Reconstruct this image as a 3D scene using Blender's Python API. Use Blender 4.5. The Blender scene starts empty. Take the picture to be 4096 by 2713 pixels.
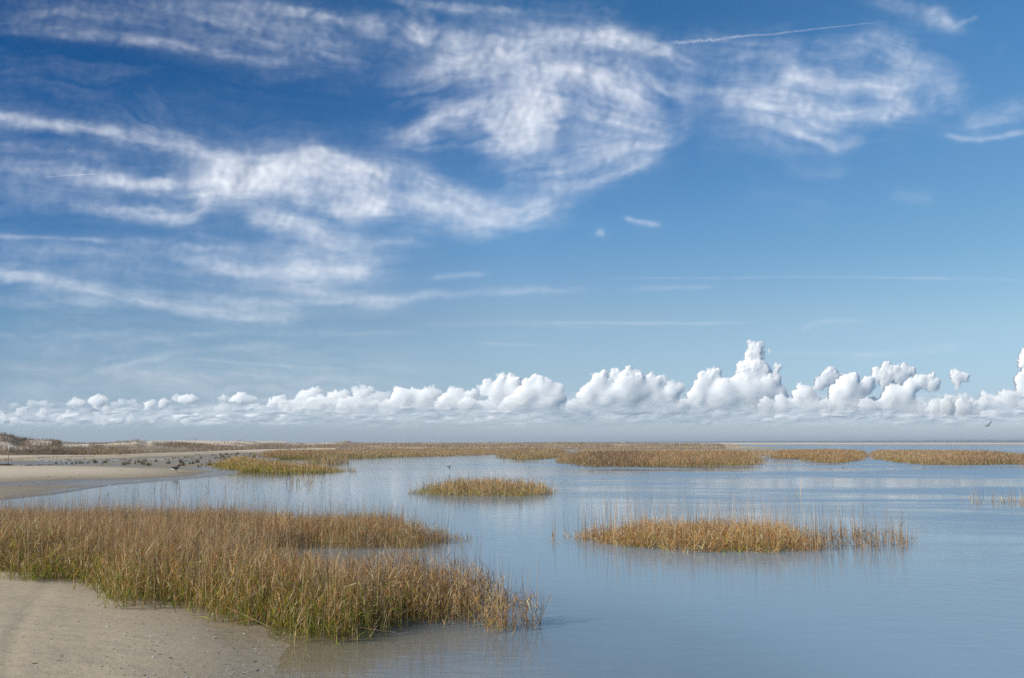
import bpy, math, random
import numpy as np
from mathutils import Vector

# ------------------------------------------------------------------ camera, world, sun, exposure
C = bpy.context.scene
COL = C.collection
rng = np.random.default_rng(7)
random.seed(7)
HEYE, FPX, PITCH = 1.7, 797.0, math.radians(7.38)
cam = bpy.data.objects.new('camera', bpy.data.cameras.new('camera'))
COL.objects.link(cam)
cam.data.lens = 28.0
cam.data.sensor_width = 36.0
cam.data.clip_start = 0.1
cam.data.clip_end = 400000.0
cam.location = (0, 0, HEYE)
cam.rotation_euler = (math.pi / 2 + PITCH, 0, 0)
C.camera = cam

SUN_EL, SUN_ROT = math.radians(33), math.radians(-113)
world = bpy.data.worlds.new('World')
C.world = world
world.use_nodes = True


def ramp(nt, fac, stops, lin=True):
    r = nt.nodes.new('ShaderNodeValToRGB')
    r.color_ramp.interpolation = 'LINEAR' if lin else 'B_SPLINE'
    el = r.color_ramp.elements
    while len(el) < len(stops):
        el.new(0.5)
    for e, (p, c) in zip(el, stops):
        e.position = p
        e.color = (c[0], c[1], c[2], 1)
    nt.links.new(fac, r.inputs[0])
    return r.outputs[0]


def mth(nt, op, a, b=None, c=None, clamp=False):
    n = nt.nodes.new('ShaderNodeMath')
    n.operation = op
    n.use_clamp = clamp
    for i, v in enumerate((a, b, c)):
        if v is None:
            continue
        if isinstance(v, (int, float)):
            n.inputs[i].default_value = v
        else:
            nt.links.new(v, n.inputs[i])
    return n.outputs[0]


def mixc(nt, f, a, b, typ='MIX'):
    n = nt.nodes.new('ShaderNodeMix')
    n.data_type = 'RGBA'
    n.blend_type = typ
    n.clamp_factor = True
    for sock, v in ((n.inputs[0], f), (n.inputs[6], a), (n.inputs[7], b)):
        if isinstance(v, (int, float)):
            sock.default_value = v
        elif isinstance(v, tuple):
            sock.default_value = (v[0], v[1], v[2], 1)
        else:
            nt.links.new(v, sock)
    return n.outputs[2]


def build_world():
    nt = world.node_tree
    bg = nt.nodes['Background']
    sky = nt.nodes.new('ShaderNodeTexSky')
    sky.sky_type = 'NISHITA'
    sky.sun_disc = False
    sky.sun_elevation = SUN_EL
    sky.sun_rotation = SUN_ROT
    tc = nt.nodes.new('ShaderNodeTexCoord')
    sep = nt.nodes.new('ShaderNodeSeparateXYZ')
    nt.links.new(tc.outputs['Generated'], sep.inputs[0])
    x, y, z = sep.outputs
    h = mth(nt, 'SQRT', mth(nt, 'ADD', mth(nt, 'MULTIPLY', x, x), mth(nt, 'MULTIPLY', y, y)))
    az = mth(nt, 'DIVIDE', x, mth(nt, 'MAXIMUM', h, 0.001))
    # measured colour of a polarised clear sky: left of frame, middle, right of frame, by sine of elevation
    L = [(0.43, 0.046, 0.344, 0.706), (0.349, 0.074, 0.402, 0.797), (0.227, 0.225, 0.567, 0.95), (0.131, 0.456, 0.709, 0.993), (0.071, 0.602, 0.779, 1.144), (0.031, 0.735, 0.982, 1.655), (0.008, 1.022, 1.397, 2.367)]
    M = [(0.497, 0.247, 0.803, 1.247), (0.408, 0.258, 0.757, 1.255), (0.268, 0.666, 1.106, 1.439), (0.155, 1.0, 1.121, 1.257), (0.084, 0.923, 1.07, 1.346), (0.037, 0.902, 1.073, 1.629), (0.009, 1.211, 1.501, 2.327)]
    R = [(0.43, 0.516, 1.075, 1.442), (0.35, 0.603, 1.056, 1.357), (0.227, 0.733, 1.036, 1.188), (0.131, 0.903, 1.044, 1.157), (0.071, 0.82, 0.971, 1.271), (0.031, 0.798, 0.974, 1.526), (0.008, 1.089, 1.312, 2.0)]
    g = []
    for T in (L, M, R):
        st = [(p, (a / 3, b / 3, c * 0.975 / 3)) for p, a, b, c in reversed(T)]
        st.append((0.75, (0.10, 0.17, 0.26)))
        g.append(ramp(nt, z, st))
    fl = mth(nt, 'DIVIDE', mth(nt, 'MULTIPLY', az, -1), 0.54, clamp=True)
    fr = mth(nt, 'DIVIDE', az, 0.54, clamp=True)
    gain = mixc(nt, fr, mixc(nt, fl, g[1], g[0]), g[2])
    vm = nt.nodes.new('ShaderNodeVectorMath')
    vm.operation = 'SCALE'
    vm.inputs[3].default_value = 3.0
    nt.links.new(gain, vm.inputs[0])
    out = mixc(nt, 1.0, sky.outputs[0], vm.outputs[0], 'MULTIPLY')
    nt.links.new(out, bg.inputs[0])
    bg.inputs[1].default_value = 0.1


build_world()
sd = bpy.data.lights.new('sun', 'SUN')
sd.energy = 5.0
sd.angle = math.radians(0.5)
sd.color = (1.0, 0.93, 0.80)
sun = bpy.data.objects.new('sun', sd)
COL.objects.link(sun)
TOSUN = Vector((math.sin(SUN_ROT) * math.cos(SUN_EL), math.cos(SUN_ROT) * math.cos(SUN_EL), math.sin(SUN_EL)))
sun.rotation_euler = TOSUN.to_track_quat('Z', 'Y').to_euler()
sun.location = (0, 0, 50)

C.view_settings.view_transform = 'Standard'
C.view_settings.look = 'None'
C.view_settings.exposure = 0.0
C.view_settings.gamma = 1.0
cy = C.cycles
cy.use_denoising = False
cy.max_bounces = 8
cy.diffuse_bounces = 2
cy.glossy_bounces = 3
cy.transmission_bounces = 2
cy.volume_bounces = 0
cy.transparent_max_bounces = 14
cy.caustics_reflective = False
cy.caustics_refractive = False
cy.sample_clamp_indirect = 4.0

CP, SP = math.cos(PITCH), math.sin(PITCH)


# ------------------------------------------------------------------ helpers
def pdir(X, Y):
    """ray direction through a point of the photograph (4096 x 2713)"""
    u = (np.asarray(X, float) / 4 - 512) / FPX
    v = (339 - np.asarray(Y, float) / 4) / FPX
    return u, CP - v * SP, SP + v * CP


def at(X, Y, z=0.0):
    dx, dy, dz = pdir(X, Y)
    t = (z - HEYE) / dz
    return np.array([dx * t, dy * t]).T


def at_r(X, Y, dist):
    """point on that ray at forward distance dist"""
    dx, dy, dz = pdir(X, Y)
    t = dist / dy
    return Vector((float(dx * t), float(dist), float(HEYE + dz * t)))


def sstep(a, b, x):
    t = np.clip((x - a) / (b - a), 0, 1)
    return t * t * (3 - 2 * t)


_tab = np.random.default_rng(99).random((16, 256, 256))


def vn(x, y, s=0):
    x = np.asarray(x, float)
    y = np.asarray(y, float)
    xi = np.floor(x)
    yi = np.floor(y)
    fx = x - xi
    fy = y - yi
    fx = fx * fx * fx * (fx * (fx * 6 - 15) + 10)
    fy = fy * fy * fy * (fy * (fy * 6 - 15) + 10)
    xi = xi.astype(np.int64)
    yi = yi.astype(np.int64)
    T = _tab[s % 16]
    a = T[yi & 255, xi & 255]
    b = T[yi & 255, (xi + 1) & 255]
    c = T[(yi + 1) & 255, xi & 255]
    d = T[(yi + 1) & 255, (xi + 1) & 255]
    return (a * (1 - fx) + b * fx) * (1 - fy) + (c * (1 - fx) + d * fx) * fy


def fbm(x, y, o=5, s=0, g=0.5):
    """0..1 mean 0.5"""
    r = 0
    a = 1
    t = 0
    for i in range(o):
        r = r + a * vn(x, y, s + i)
        t += a
        a *= g
        x, y = x * 1.63 + y * 1.18 + 17.3, -x * 1.18 + y * 1.63 + 5.1
    return r / t


def seg_dist(px, py, poly, closed=True):
    P = np.asarray(poly, float)
    n = len(P)
    best = np.full(px.shape, 1e18)
    for i in range(n if closed else n - 1):
        a = P[i]
        b = P[(i + 1) % n]
        ab = b - a
        L2 = ab @ ab + 1e-12
        t = np.clip(((px - a[0]) * ab[0] + (py - a[1]) * ab[1]) / L2, 0, 1)
        d = (px - a[0] - t * ab[0]) ** 2 + (py - a[1] - t * ab[1]) ** 2
        best = np.minimum(best, d)
    return np.sqrt(best)


def inside(px, py, poly):
    P = np.asarray(poly, float)
    n = len(P)
    r = np.zeros(px.shape, bool)
    for i in range(n):
        x1, y1 = P[i]
        x2, y2 = P[(i + 1) % n]
        if y1 == y2:
            continue
        c = (y1 > py) != (y2 > py)
        r ^= c & (px < (x2 - x1) * (py - y1) / (y2 - y1) + x1)
    return r


def sdist(px, py, poly):
    """positive inside"""
    d = seg_dist(px, py, poly)
    return np.where(inside(px, py, poly), d, -d)


def tag(o, label=None, cat=None, group=None, kind=None):
    if label:
        o['label'] = label
    if cat:
        o['category'] = cat
    if group:
        o['group'] = group
    if kind:
        o['kind'] = kind
    return o


def mesh_obj(name, V, F, mat, parent=None, smooth=False, attrs=None, colors=None):
    """V (n,3), F (m,4) or (m,3) int arrays"""
    me = bpy.data.meshes.new(name)
    V = np.asarray(V, np.float32)
    F = np.asarray(F, np.int32)
    k = F.shape[1]
    me.vertices.add(len(V))
    me.vertices.foreach_set('co', V.ravel())
    me.loops.add(F.size)
    me.loops.foreach_set('vertex_index', F.ravel())
    me.polygons.add(len(F))
    me.polygons.foreach_set('loop_start', np.arange(0, F.size, k, dtype=np.int32))
    me.polygons.foreach_set('loop_total', np.full(len(F), k, np.int32))
    if smooth:
        me.polygons.foreach_set('use_smooth', np.ones(len(F), bool))
    for an, av in (attrs or {}).items():
        a = me.attributes.new(an, 'FLOAT', 'POINT')
        a.data.foreach_set('value', np.asarray(av, np.float32).ravel())
    if colors is not None:
        a = me.color_attributes.new('tint', 'FLOAT_COLOR', 'POINT')
        c = np.ones((len(V), 4), np.float32)
        c[:, :3] = colors
        a.data.foreach_set('color', c.ravel())
    me.update(calc_edges=True)
    me.materials.append(mat)
    o = bpy.data.objects.new(name, me)
    COL.objects.link(o)
    if parent:
        o.parent = parent
    return o


def grid_faces(nr, nc):
    i = np.arange(nr * nc).reshape(nr, nc)
    return np.stack([i[:-1, :-1], i[:-1, 1:], i[1:, 1:], i[1:, :-1]], -1).reshape(-1, 4)


def new_mat(name):
    m = bpy.data.materials.new(name)
    m.use_nodes = True
    nt = m.node_tree
    for n in list(nt.nodes):
        nt.nodes.remove(n)
    out = nt.nodes.new('ShaderNodeOutputMaterial')
    return m, nt, out


def node(nt, t, **kw):
    n = nt.nodes.new(t)
    for k, v in kw.items():
        setattr(n, k, v)
    return n


def attr(nt, name):
    n = nt.nodes.new('ShaderNodeAttribute')
    n.attribute_name = name
    return n


def noise_tex(nt, vec, scale, detail=3, rough=0.5, dist=0.0):
    n = nt.nodes.new('ShaderNodeTexNoise')
    n.inputs['Scale'].default_value = scale
    n.inputs['Detail'].default_value = detail
    n.inputs['Roughness'].default_value = rough
    n.inputs['Distortion'].default_value = dist
    if vec is not None:
        nt.links.new(vec, n.inputs['Vector'])
    return n.outputs[0]


def mapping(nt, vec, scale=(1, 1, 1), rot=(0, 0, 0)):
    n = nt.nodes.new('ShaderNodeMapping')
    n.inputs['Scale'].default_value = scale
    n.inputs['Rotation'].default_value = rot
    nt.links.new(vec, n.inputs['Vector'])
    return n.outputs[0]


def maprange(nt, v, a, b, c=0.0, d=1.0):
    n = nt.nodes.new('ShaderNodeMapRange')
    n.interpolation_type = 'SMOOTHSTEP'
    nt.links.new(v, n.inputs[0])
    for i, q in enumerate((a, b, c, d)):
        n.inputs[i + 1].default_value = q
    return n.outputs[0]


# ------------------------------------------------------------------ materials
def blade_material():
    m, nt, out = new_mat('dry_grass')
    c = attr(nt, 'tint').outputs['Color']
    d = node(nt, 'ShaderNodeBsdfDiffuse')
    t = node(nt, 'ShaderNodeBsdfTranslucent')
    nt.links.new(c, d.inputs[0])
    nt.links.new(c, t.inputs[0])
    mx = node(nt, 'ShaderNodeMixShader')
    mx.inputs[0].default_value = 0.3
    nt.links.new(d.outputs[0], mx.inputs[1])
    nt.links.new(t.outputs[0], mx.inputs[2])
    nt.links.new(mx.outputs[0], out.inputs[0])
    return m


def tint_material(name, rough=0.8):
    m, nt, out = new_mat(name)
    p = node(nt, 'ShaderNodeBsdfPrincipled')
    nt.links.new(attr(nt, 'tint').outputs['Color'], p.inputs['Base Color'])
    p.inputs['Roughness'].default_value = rough
    nt.links.new(p.outputs[0], out.inputs[0])
    return m


def plain_material(name, col, rough=0.7, bump=0.0):
    m, nt, out = new_mat(name)
    p = node(nt, 'ShaderNodeBsdfPrincipled')
    tc = node(nt, 'ShaderNodeTexCoord')
    n = noise_tex(nt, tc.outputs['Object'], 30, 3)
    c = mixc(nt, n, tuple(v * 0.7 for v in col), tuple(min(1, v * 1.25) for v in col))
    nt.links.new(c, p.inputs['Base Color'])
    p.inputs['Roughness'].default_value = rough
    nt.links.new(p.outputs[0], out.inputs[0])
    return m


def sand_material():
    m, nt, out = new_mat('sand')
    p = node(nt, 'ShaderNodeBsdfPrincipled')
    tc = node(nt, 'ShaderNodeTexCoord')
    pos = tc.outputs['Object']
    wet = attr(nt, 'wet').outputs['Fac']
    pale = attr(nt, 'pale').outputs['Fac']
    veg = attr(nt, 'litter').outputs['Fac']
    n1 = noise_tex(nt, pos, 0.9, 5, 0.6)
    n2 = noise_tex(nt, pos, 60, 3, 0.7)
    n3 = noise_tex(nt, mapping(nt, pos, (1.2, 5, 1), (0, 0, 0.2)), 1.6, 4, 0.6)
    dry = mixc(nt, n1, (0.45, 0.37, 0.245), (0.56, 0.47, 0.325))
    dry = mixc(nt, maprange(nt, n3, 0.45, 0.7), dry, (0.42, 0.355, 0.255))
    dry = mixc(nt, mth(nt, 'MULTIPLY', n2, 0.55), dry, (0.30, 0.255, 0.19))
    dry = mixc(nt, pale, dry, mixc(nt, n2, (0.78, 0.68, 0.54), (0.62, 0.52, 0.40)))
    litter = mixc(nt, n1, (0.17, 0.125, 0.085), (0.31, 0.24, 0.155))
    dry = mixc(nt, veg, dry, litter)
    muda = attr(nt, 'mud').outputs['Fac']
    mud = mixc(nt, n3, (0.18, 0.15, 0.11), (0.28, 0.235, 0.17))
    mud = mixc(nt, maprange(nt, n2, 0.55, 0.75), mud, (0.09, 0.08, 0.065))
    mud = mixc(nt, muda, mixc(nt, n1, (0.26, 0.22, 0.16), (0.33, 0.28, 0.205)), mud)
    w = mth(nt, 'ADD', wet, mth(nt, 'MULTIPLY', mth(nt, 'SUBTRACT', n1, 0.5), 0.5), clamp=True)
    w = mth(nt, 'MULTIPLY', w, maprange(nt, wet, 0.0, 0.12))
    col = mixc(nt, w, dry, mud)
    # shell grit: little pale and dark specks lying in the sand
    vo = node(nt, 'ShaderNodeTexVoronoi')
    vo.inputs['Scale'].default_value = 22
    nt.links.new(pos, vo.inputs['Vector'])
    sp = maprange(nt, vo.outputs['Distance'], 0.16, 0.10)
    pick = node(nt, 'ShaderNodeSeparateColor')
    nt.links.new(vo.outputs['Color'], pick.inputs[0])
    white = mth(nt, 'MULTIPLY', sp, mth(nt, 'GREATER_THAN', pick.outputs[0], 0.9))
    dark = mth(nt, 'MULTIPLY', sp, mth(nt, 'LESS_THAN', pick.outputs[0], 0.07))
    col = mixc(nt, mth(nt, 'MULTIPLY', white, 0.8), col, (0.68, 0.62, 0.55))
    col = mixc(nt, mth(nt, 'MULTIPLY', dark, 0.8), col, (0.08, 0.06, 0.045))
    nt.links.new(col, p.inputs['Base Color'])
    gl = maprange(nt, wet, 0.8, 1.0)
    rg = mth(nt, 'SUBTRACT', 0.85, mth(nt, 'MULTIPLY', gl, 0.6))
    nt.links.new(rg, p.inputs['Roughness'])
    p.inputs['Specular IOR Level'].default_value = 0.22
    b = node(nt, 'ShaderNodeBump')
    b.inputs['Strength'].default_value = 0.55
    b.inputs['Distance'].default_value = 0.02
    hh = mth(nt, 'ADD', mth(nt, 'MULTIPLY', n2, 0.25), mth(nt, 'ADD', n3, noise_tex(nt, pos, 9, 4, 0.6)))
    nt.links.new(hh, b.inputs['Height'])
    nt.links.new(b.outputs[0], p.inputs['Normal'])
    nt.links.new(p.outputs[0], out.inputs[0])
    return m


def water_material():
    m, nt, out = new_mat('water')
    tc = node(nt, 'ShaderNodeTexCoord')
    pos = tc.outputs['Object']
    rough_at = attr(nt, 'wind').outputs['Fac']
    depth = attr(nt, 'depth').outputs['Fac']
    big = noise_tex(nt, mapping(nt, pos, (0.05, 0.16, 1), (0, 0, 0.15)), 1.0, 4, 0.6, 0.6)
    big2 = noise_tex(nt, mapping(nt, pos, (0.5, 2.2, 1), (0, 0, 0.1)), 0.6, 3, 0.6, 0.4)
    wind = mth(nt, 'MULTIPLY', rough_at, mth(nt, 'ADD', 0.12, mth(nt, 'MULTIPLY', maprange(nt, mth(nt, 'ADD', mth(nt, 'MULTIPLY', big, 0.75), mth(nt, 'MULTIPLY', big2, 0.25)), 0.42, 0.60), 1.7)))
    fine = noise_tex(nt, mapping(nt, pos, (4.0, 15, 1), (0, 0, -0.12)), 1.0, 3, 0.55, 0.3)
    mid = noise_tex(nt, mapping(nt, pos, (1.3, 4.5, 1), (0, 0, 0.25)), 1.0, 3, 0.55, 0.4)
    chop = noise_tex(nt, mapping(nt, pos, (3.2, 5.5, 1), (0, 0, 0.5)), 1.0, 4, 0.6, 0.4)
    b1 = node(nt, 'ShaderNodeBump')
    b1.inputs['Distance'].default_value = 0.0014
    b1.inputs['Strength'].default_value = 1.0
    nt.links.new(mth(nt, 'ADD', fine, mth(nt, 'MULTIPLY', mid, 2.0)), b1.inputs['Height'])
    b2 = node(nt, 'ShaderNodeBump')
    b2.inputs['Distance'].default_value = 0.015
    nt.links.new(wind, b2.inputs['Strength'])
    nt.links.new(chop, b2.inputs['Height'])
    nt.links.new(b1.outputs[0], b2.inputs['Normal'])
    # Schlick reflectance, the same from above and from below the surface
    geo = node(nt, 'ShaderNodeNewGeometry')
    dt = node(nt, 'ShaderNodeVectorMath', operation='DOT_PRODUCT')
    nt.links.new(geo.outputs['Incoming'], dt.inputs[0])
    nt.links.new(b2.outputs[0], dt.inputs[1])
    cs = mth(nt, 'MULTIPLY_ADD', mth(nt, 'MINIMUM', wind, 1.3), 0.02, mth(nt, 'ABSOLUTE', dt.outputs['Value'], clamp=True), clamp=True)
    fres = mth(nt, 'MULTIPLY_ADD', mth(nt, 'POWER', mth(nt, 'SUBTRACT', 1.0, cs, clamp=True), 4.6), 0.97, 0.03)
    gl = node(nt, 'ShaderNodeBsdfGlossy')
    # waves too fine to model are the roughness of the sheet: it grows with the wind
    nt.links.new(mth(nt, 'MULTIPLY_ADD', mth(nt, 'MINIMUM', wind, 1.3), 0.21, 0.02), gl.inputs['Roughness'])
    nt.links.new(b2.outputs[0], gl.inputs['Normal'])
    tr = node(nt, 'ShaderNodeBsdfTransparent')
    tr.inputs[0].default_value = (0.95, 0.94, 0.88, 1)
    df = node(nt, 'ShaderNodeBsdfDiffuse')
    df.inputs[0].default_value = (0.26, 0.35, 0.425, 1)
    md = node(nt, 'ShaderNodeMixShader')
    nt.links.new(mth(nt, 'POWER', depth, 0.7), md.inputs[0])
    nt.links.new(tr.outputs[0], md.inputs[1])
    nt.links.new(df.outputs[0], md.inputs[2])
    mx = node(nt, 'ShaderNodeMixShader')
    nt.links.new(fres, mx.inputs[0])
    nt.links.new(md.outputs[0], mx.inputs[1])
    nt.links.new(gl.outputs[0], mx.inputs[2])
    nt.links.new(mx.outputs[0], out.inputs[0])
    return m


def cloud_material(name, amax, trans, alb, mapr=None):
    """cloud substance: white, scattering, its opacity is the attribute 'thick'"""
    m, nt, out = new_mat(name)
    d = node(nt, 'ShaderNodeBsdfDiffuse')
    t = node(nt, 'ShaderNodeBsdfTranslucent')
    d.inputs[0].default_value = alb
    t.inputs[0].default_value = alb
    ms = node(nt, 'ShaderNodeMixShader')
    ms.inputs[0].default_value = trans
    nt.links.new(d.outputs[0], ms.inputs[1])
    nt.links.new(t.outputs[0], ms.inputs[2])
    tp = node(nt, 'ShaderNodeBsdfTransparent')
    mx = node(nt, 'ShaderNodeMixShader')
    a = mth(nt, 'MULTIPLY', attr(nt, 'thick').outputs['Fac'], amax, clamp=True)
    nt.links.new(a, mx.inputs[0])
    nt.links.new(tp.outputs[0], mx.inputs[1])
    nt.links.new(ms.outputs[0], mx.inputs[2])
    nt.links.new(mx.outputs[0], out.inputs[0])
    return m


M_BLADE = blade_material()
M_SAND = sand_material()
M_WATER = water_material()
M_SHELL = tint_material('shell', 0.45)
M_BIRD = tint_material('plumage', 0.7)
M_CIRRUS = cloud_material('cirrus', 1.0, 0.95, (1, 1, 1, 1))
M_CUMULUS = cloud_material('cumulus', 0.96, 0.0, (0.99, 0.985, 0.985, 1))
M_BANK = cloud_material('cloud_bank', 0.8, 0.0, (0.96, 0.96, 0.975, 1))


# ------------------------------------------------------------------ terrain
def xcol(x, y):
    yy = np.maximum(y, 1e-3)
    return 4 * (512 + FPX * np.clip(x / yy, -8, 8) / CP)


P_NEAR = at(*np.array([(1215, 2800), (1190, 2713), (1142, 2585), (1000, 2500), (700, 2360), (300, 2260), (-700, 2200), (-3000, 2150), (-9000, 2400), (-9000, 9000), (1500, 9000)]).T)
P_SPIT = at(*np.array([(951, 1891), (865, 1908), (650, 1925), (346, 1930), (0, 1945), (-600, 1970), (-3000, 1990), (-3000, 1850), (-600, 1850), (0, 1855), (216, 1864), (519, 1868), (865, 1879)]).T)
P_MUD = at(*np.array([(-3000, 2030), (-400, 2010), (0, 1998), (216, 1976), (346, 1955), (475, 1936), (650, 1924), (865, 1907), (951, 1890), (1010, 1862), (1100, 1840), (1160, 1828), (1160, 1815), (700, 1815), (-3000, 1815)]).T)
P_BACK = at(*np.array([(-3000, 1852), (0, 1847), (150, 1845), (300, 1842), (500, 1835), (700, 1826), (880, 1819), (1024, 1812), (1335, 1808), (1900, 1803), (2300, 1801), (2900, 1800), (3060, 1796), (3160, 1792), (3000, 1786), (2920, 1781), (2000, 1777), (1000, 1776), (-3000, 1776)]).T)
P_STRIP = at(*np.array([(2600, 1780.5), (3400, 1780), (4200, 1780), (5200, 1781), (5200, 1776.5), (4100, 1776), (3300, 1776), (2600, 1777)]).T)

SKX = [-2000, -300, 0, 43, 82, 150, 215, 260, 345, 420, 475, 519, 545, 590, 605, 690, 800, 900, 1000, 1090, 1140, 1170, 1210, 1360, 1385, 1415, 1480, 1600, 2048, 2270, 2600, 2870, 2940, 2990]
SKY = [1722, 1724, 1732, 1737, 1751, 1753, 1756, 1765, 1768, 1768, 1762, 1760, 1754, 1760, 1755, 1757, 1758, 1759, 1762, 1761, 1763, 1769, 1770, 1767, 1763, 1769, 1769, 1770, 1769, 1768, 1770, 1771, 1776, 1787]
DRX, DRY_ = [-2000, 0, 260, 600, 1024, 1400, 2048, 2990], [108, 110, 120, 150, 215, 280, 300, 290]
DBX, DBY = [-2000, 0, 500, 1024, 1400, 2000, 2990], [84, 86, 100, 150, 185, 200, 220]


def terrain(x, y):
    """height of the ground above the still water"""
    r = np.hypot(x, y)
    n1 = fbm(x * 0.5, y * 0.5, 5, 1) - 0.5
    z = -0.42 + 0.25 * (fbm(x * 0.05, y * 0.05, 4, 2) - 0.5)
    near = r < 60
    sdn = np.full(x.shape, -30.0)
    sdn[near] = sdist(x[near], y[near], P_NEAR)
    zn = np.where(sdn > 0, 0.07 * sdn, 0.034 * sdn) + 0.035 * n1
    tr = np.exp(-((x + 0.5 * y + 0.65 + 0.15 * (fbm(x, y, 2, 9) - 0.5)) / 0.09) ** 2) * (sdn > 0.5)
    zn = np.minimum(zn, 0.3 + 0.05 * n1) - 0.006 * tr
    z = np.maximum(z, zn)
    mid = (r > 15) & (r < 400)
    a = np.full(x.shape, -30.0)
    a[mid] = sdist(x[mid], y[mid], P_MUD)
    zm = np.where(a > 0, 0.03, 0.02 * a) + 0.045 * (fbm(x * 0.35, y * 0.12, 4, 3) - 0.5) * (a > -3)
    z = np.maximum(z, zm)
    a = np.full(x.shape, -30.0)
    a[mid] = sdist(x[mid], y[mid], P_SPIT)
    zs = np.where(a > 0, 0.26 * (1 - np.exp(-np.maximum(a, 0) / 4.0)), 0.03 * a) + 0.03 * n1
    z = np.maximum(z, zs)
    far = (r > 40) & (r < 4000)
    a = np.full(x.shape, -60.0)
    a[far] = sdist(x[far], y[far], P_BACK)
    zb = np.where(a > 0, 0.42 * (1 - np.exp(-np.maximum(a, 0) / 14.0)), 0.02 * a) + 0.05 * n1
    X = xcol(x, y)
    Dr = np.interp(X, DRX, DRY_)
    Db = np.interp(X, DBX, DBY)
    Hr = HEYE + (1769 - np.interp(X, SKX, SKY)) / 4 / FPX * Dr - 0.3
    fwd = np.maximum(y, 0)
    t = sstep(0, 1, (fwd - Db) / (Dr - Db)) * (1 - 0.55 * sstep(0, 1, (fwd - Dr) / 60)) * sstep(0, 14, a)
    hum = fbm(x / 9, y / 9, 4, 5) - 0.5
    hum2 = np.abs(fbm(x / 22, y / 22, 3, 8) - 0.5)
    mound = t * (Hr - 0.42) + (hum * 0.9 - hum2 * 0.9) * t * np.clip(1 - np.exp(-((fwd - Dr) / 12) ** 2) * 0.6, 0, 1)
    zb = zb + np.where(a > 0, np.maximum(mound, 0), 0)
    z = np.maximum(z, zb)
    ff = (r > 300) & (r < 1500)
    c = np.full(x.shape, -200.0)
    c[ff] = sdist(x[ff], y[ff], P_STRIP)
    zc = np.where(c > 0, (0.75 + 0.5 * fbm(x / 60, y / 60, 3, 6)) * (1 - np.exp(-np.maximum(c, 0) / 22.0)), 0.02 * c)
    z = np.maximum(z, zc)
    return z, dict(near=sdn, back=a, t=t, X=X, r=fwd, strip=c)


def bare_mask(x, y, q):
    """1 where the dune sand lies bare"""
    X = q['X']
    n = fbm(x / 7, y / 7, 4, 11)
    crest = sstep(0.55, 0.95, q['t'])
    zone = np.interp(X, [0, 100, 125, 200, 215, 240, 260, 350, 370, 560, 600, 1150, 1200, 1230, 1330, 1400, 1500], [0, 0, .45, .45, 0, 0, .7, .7, .1, .25, .7, .9, .2, .5, .5, .1, 0.05])
    return np.clip(crest * zone * 1.5 * sstep(0.34, 0.5, n + 0.12 * zone) + 0.25 * sstep(0.6, 0.7, n) * (q['t'] > 0.05), 0, 1)


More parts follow.
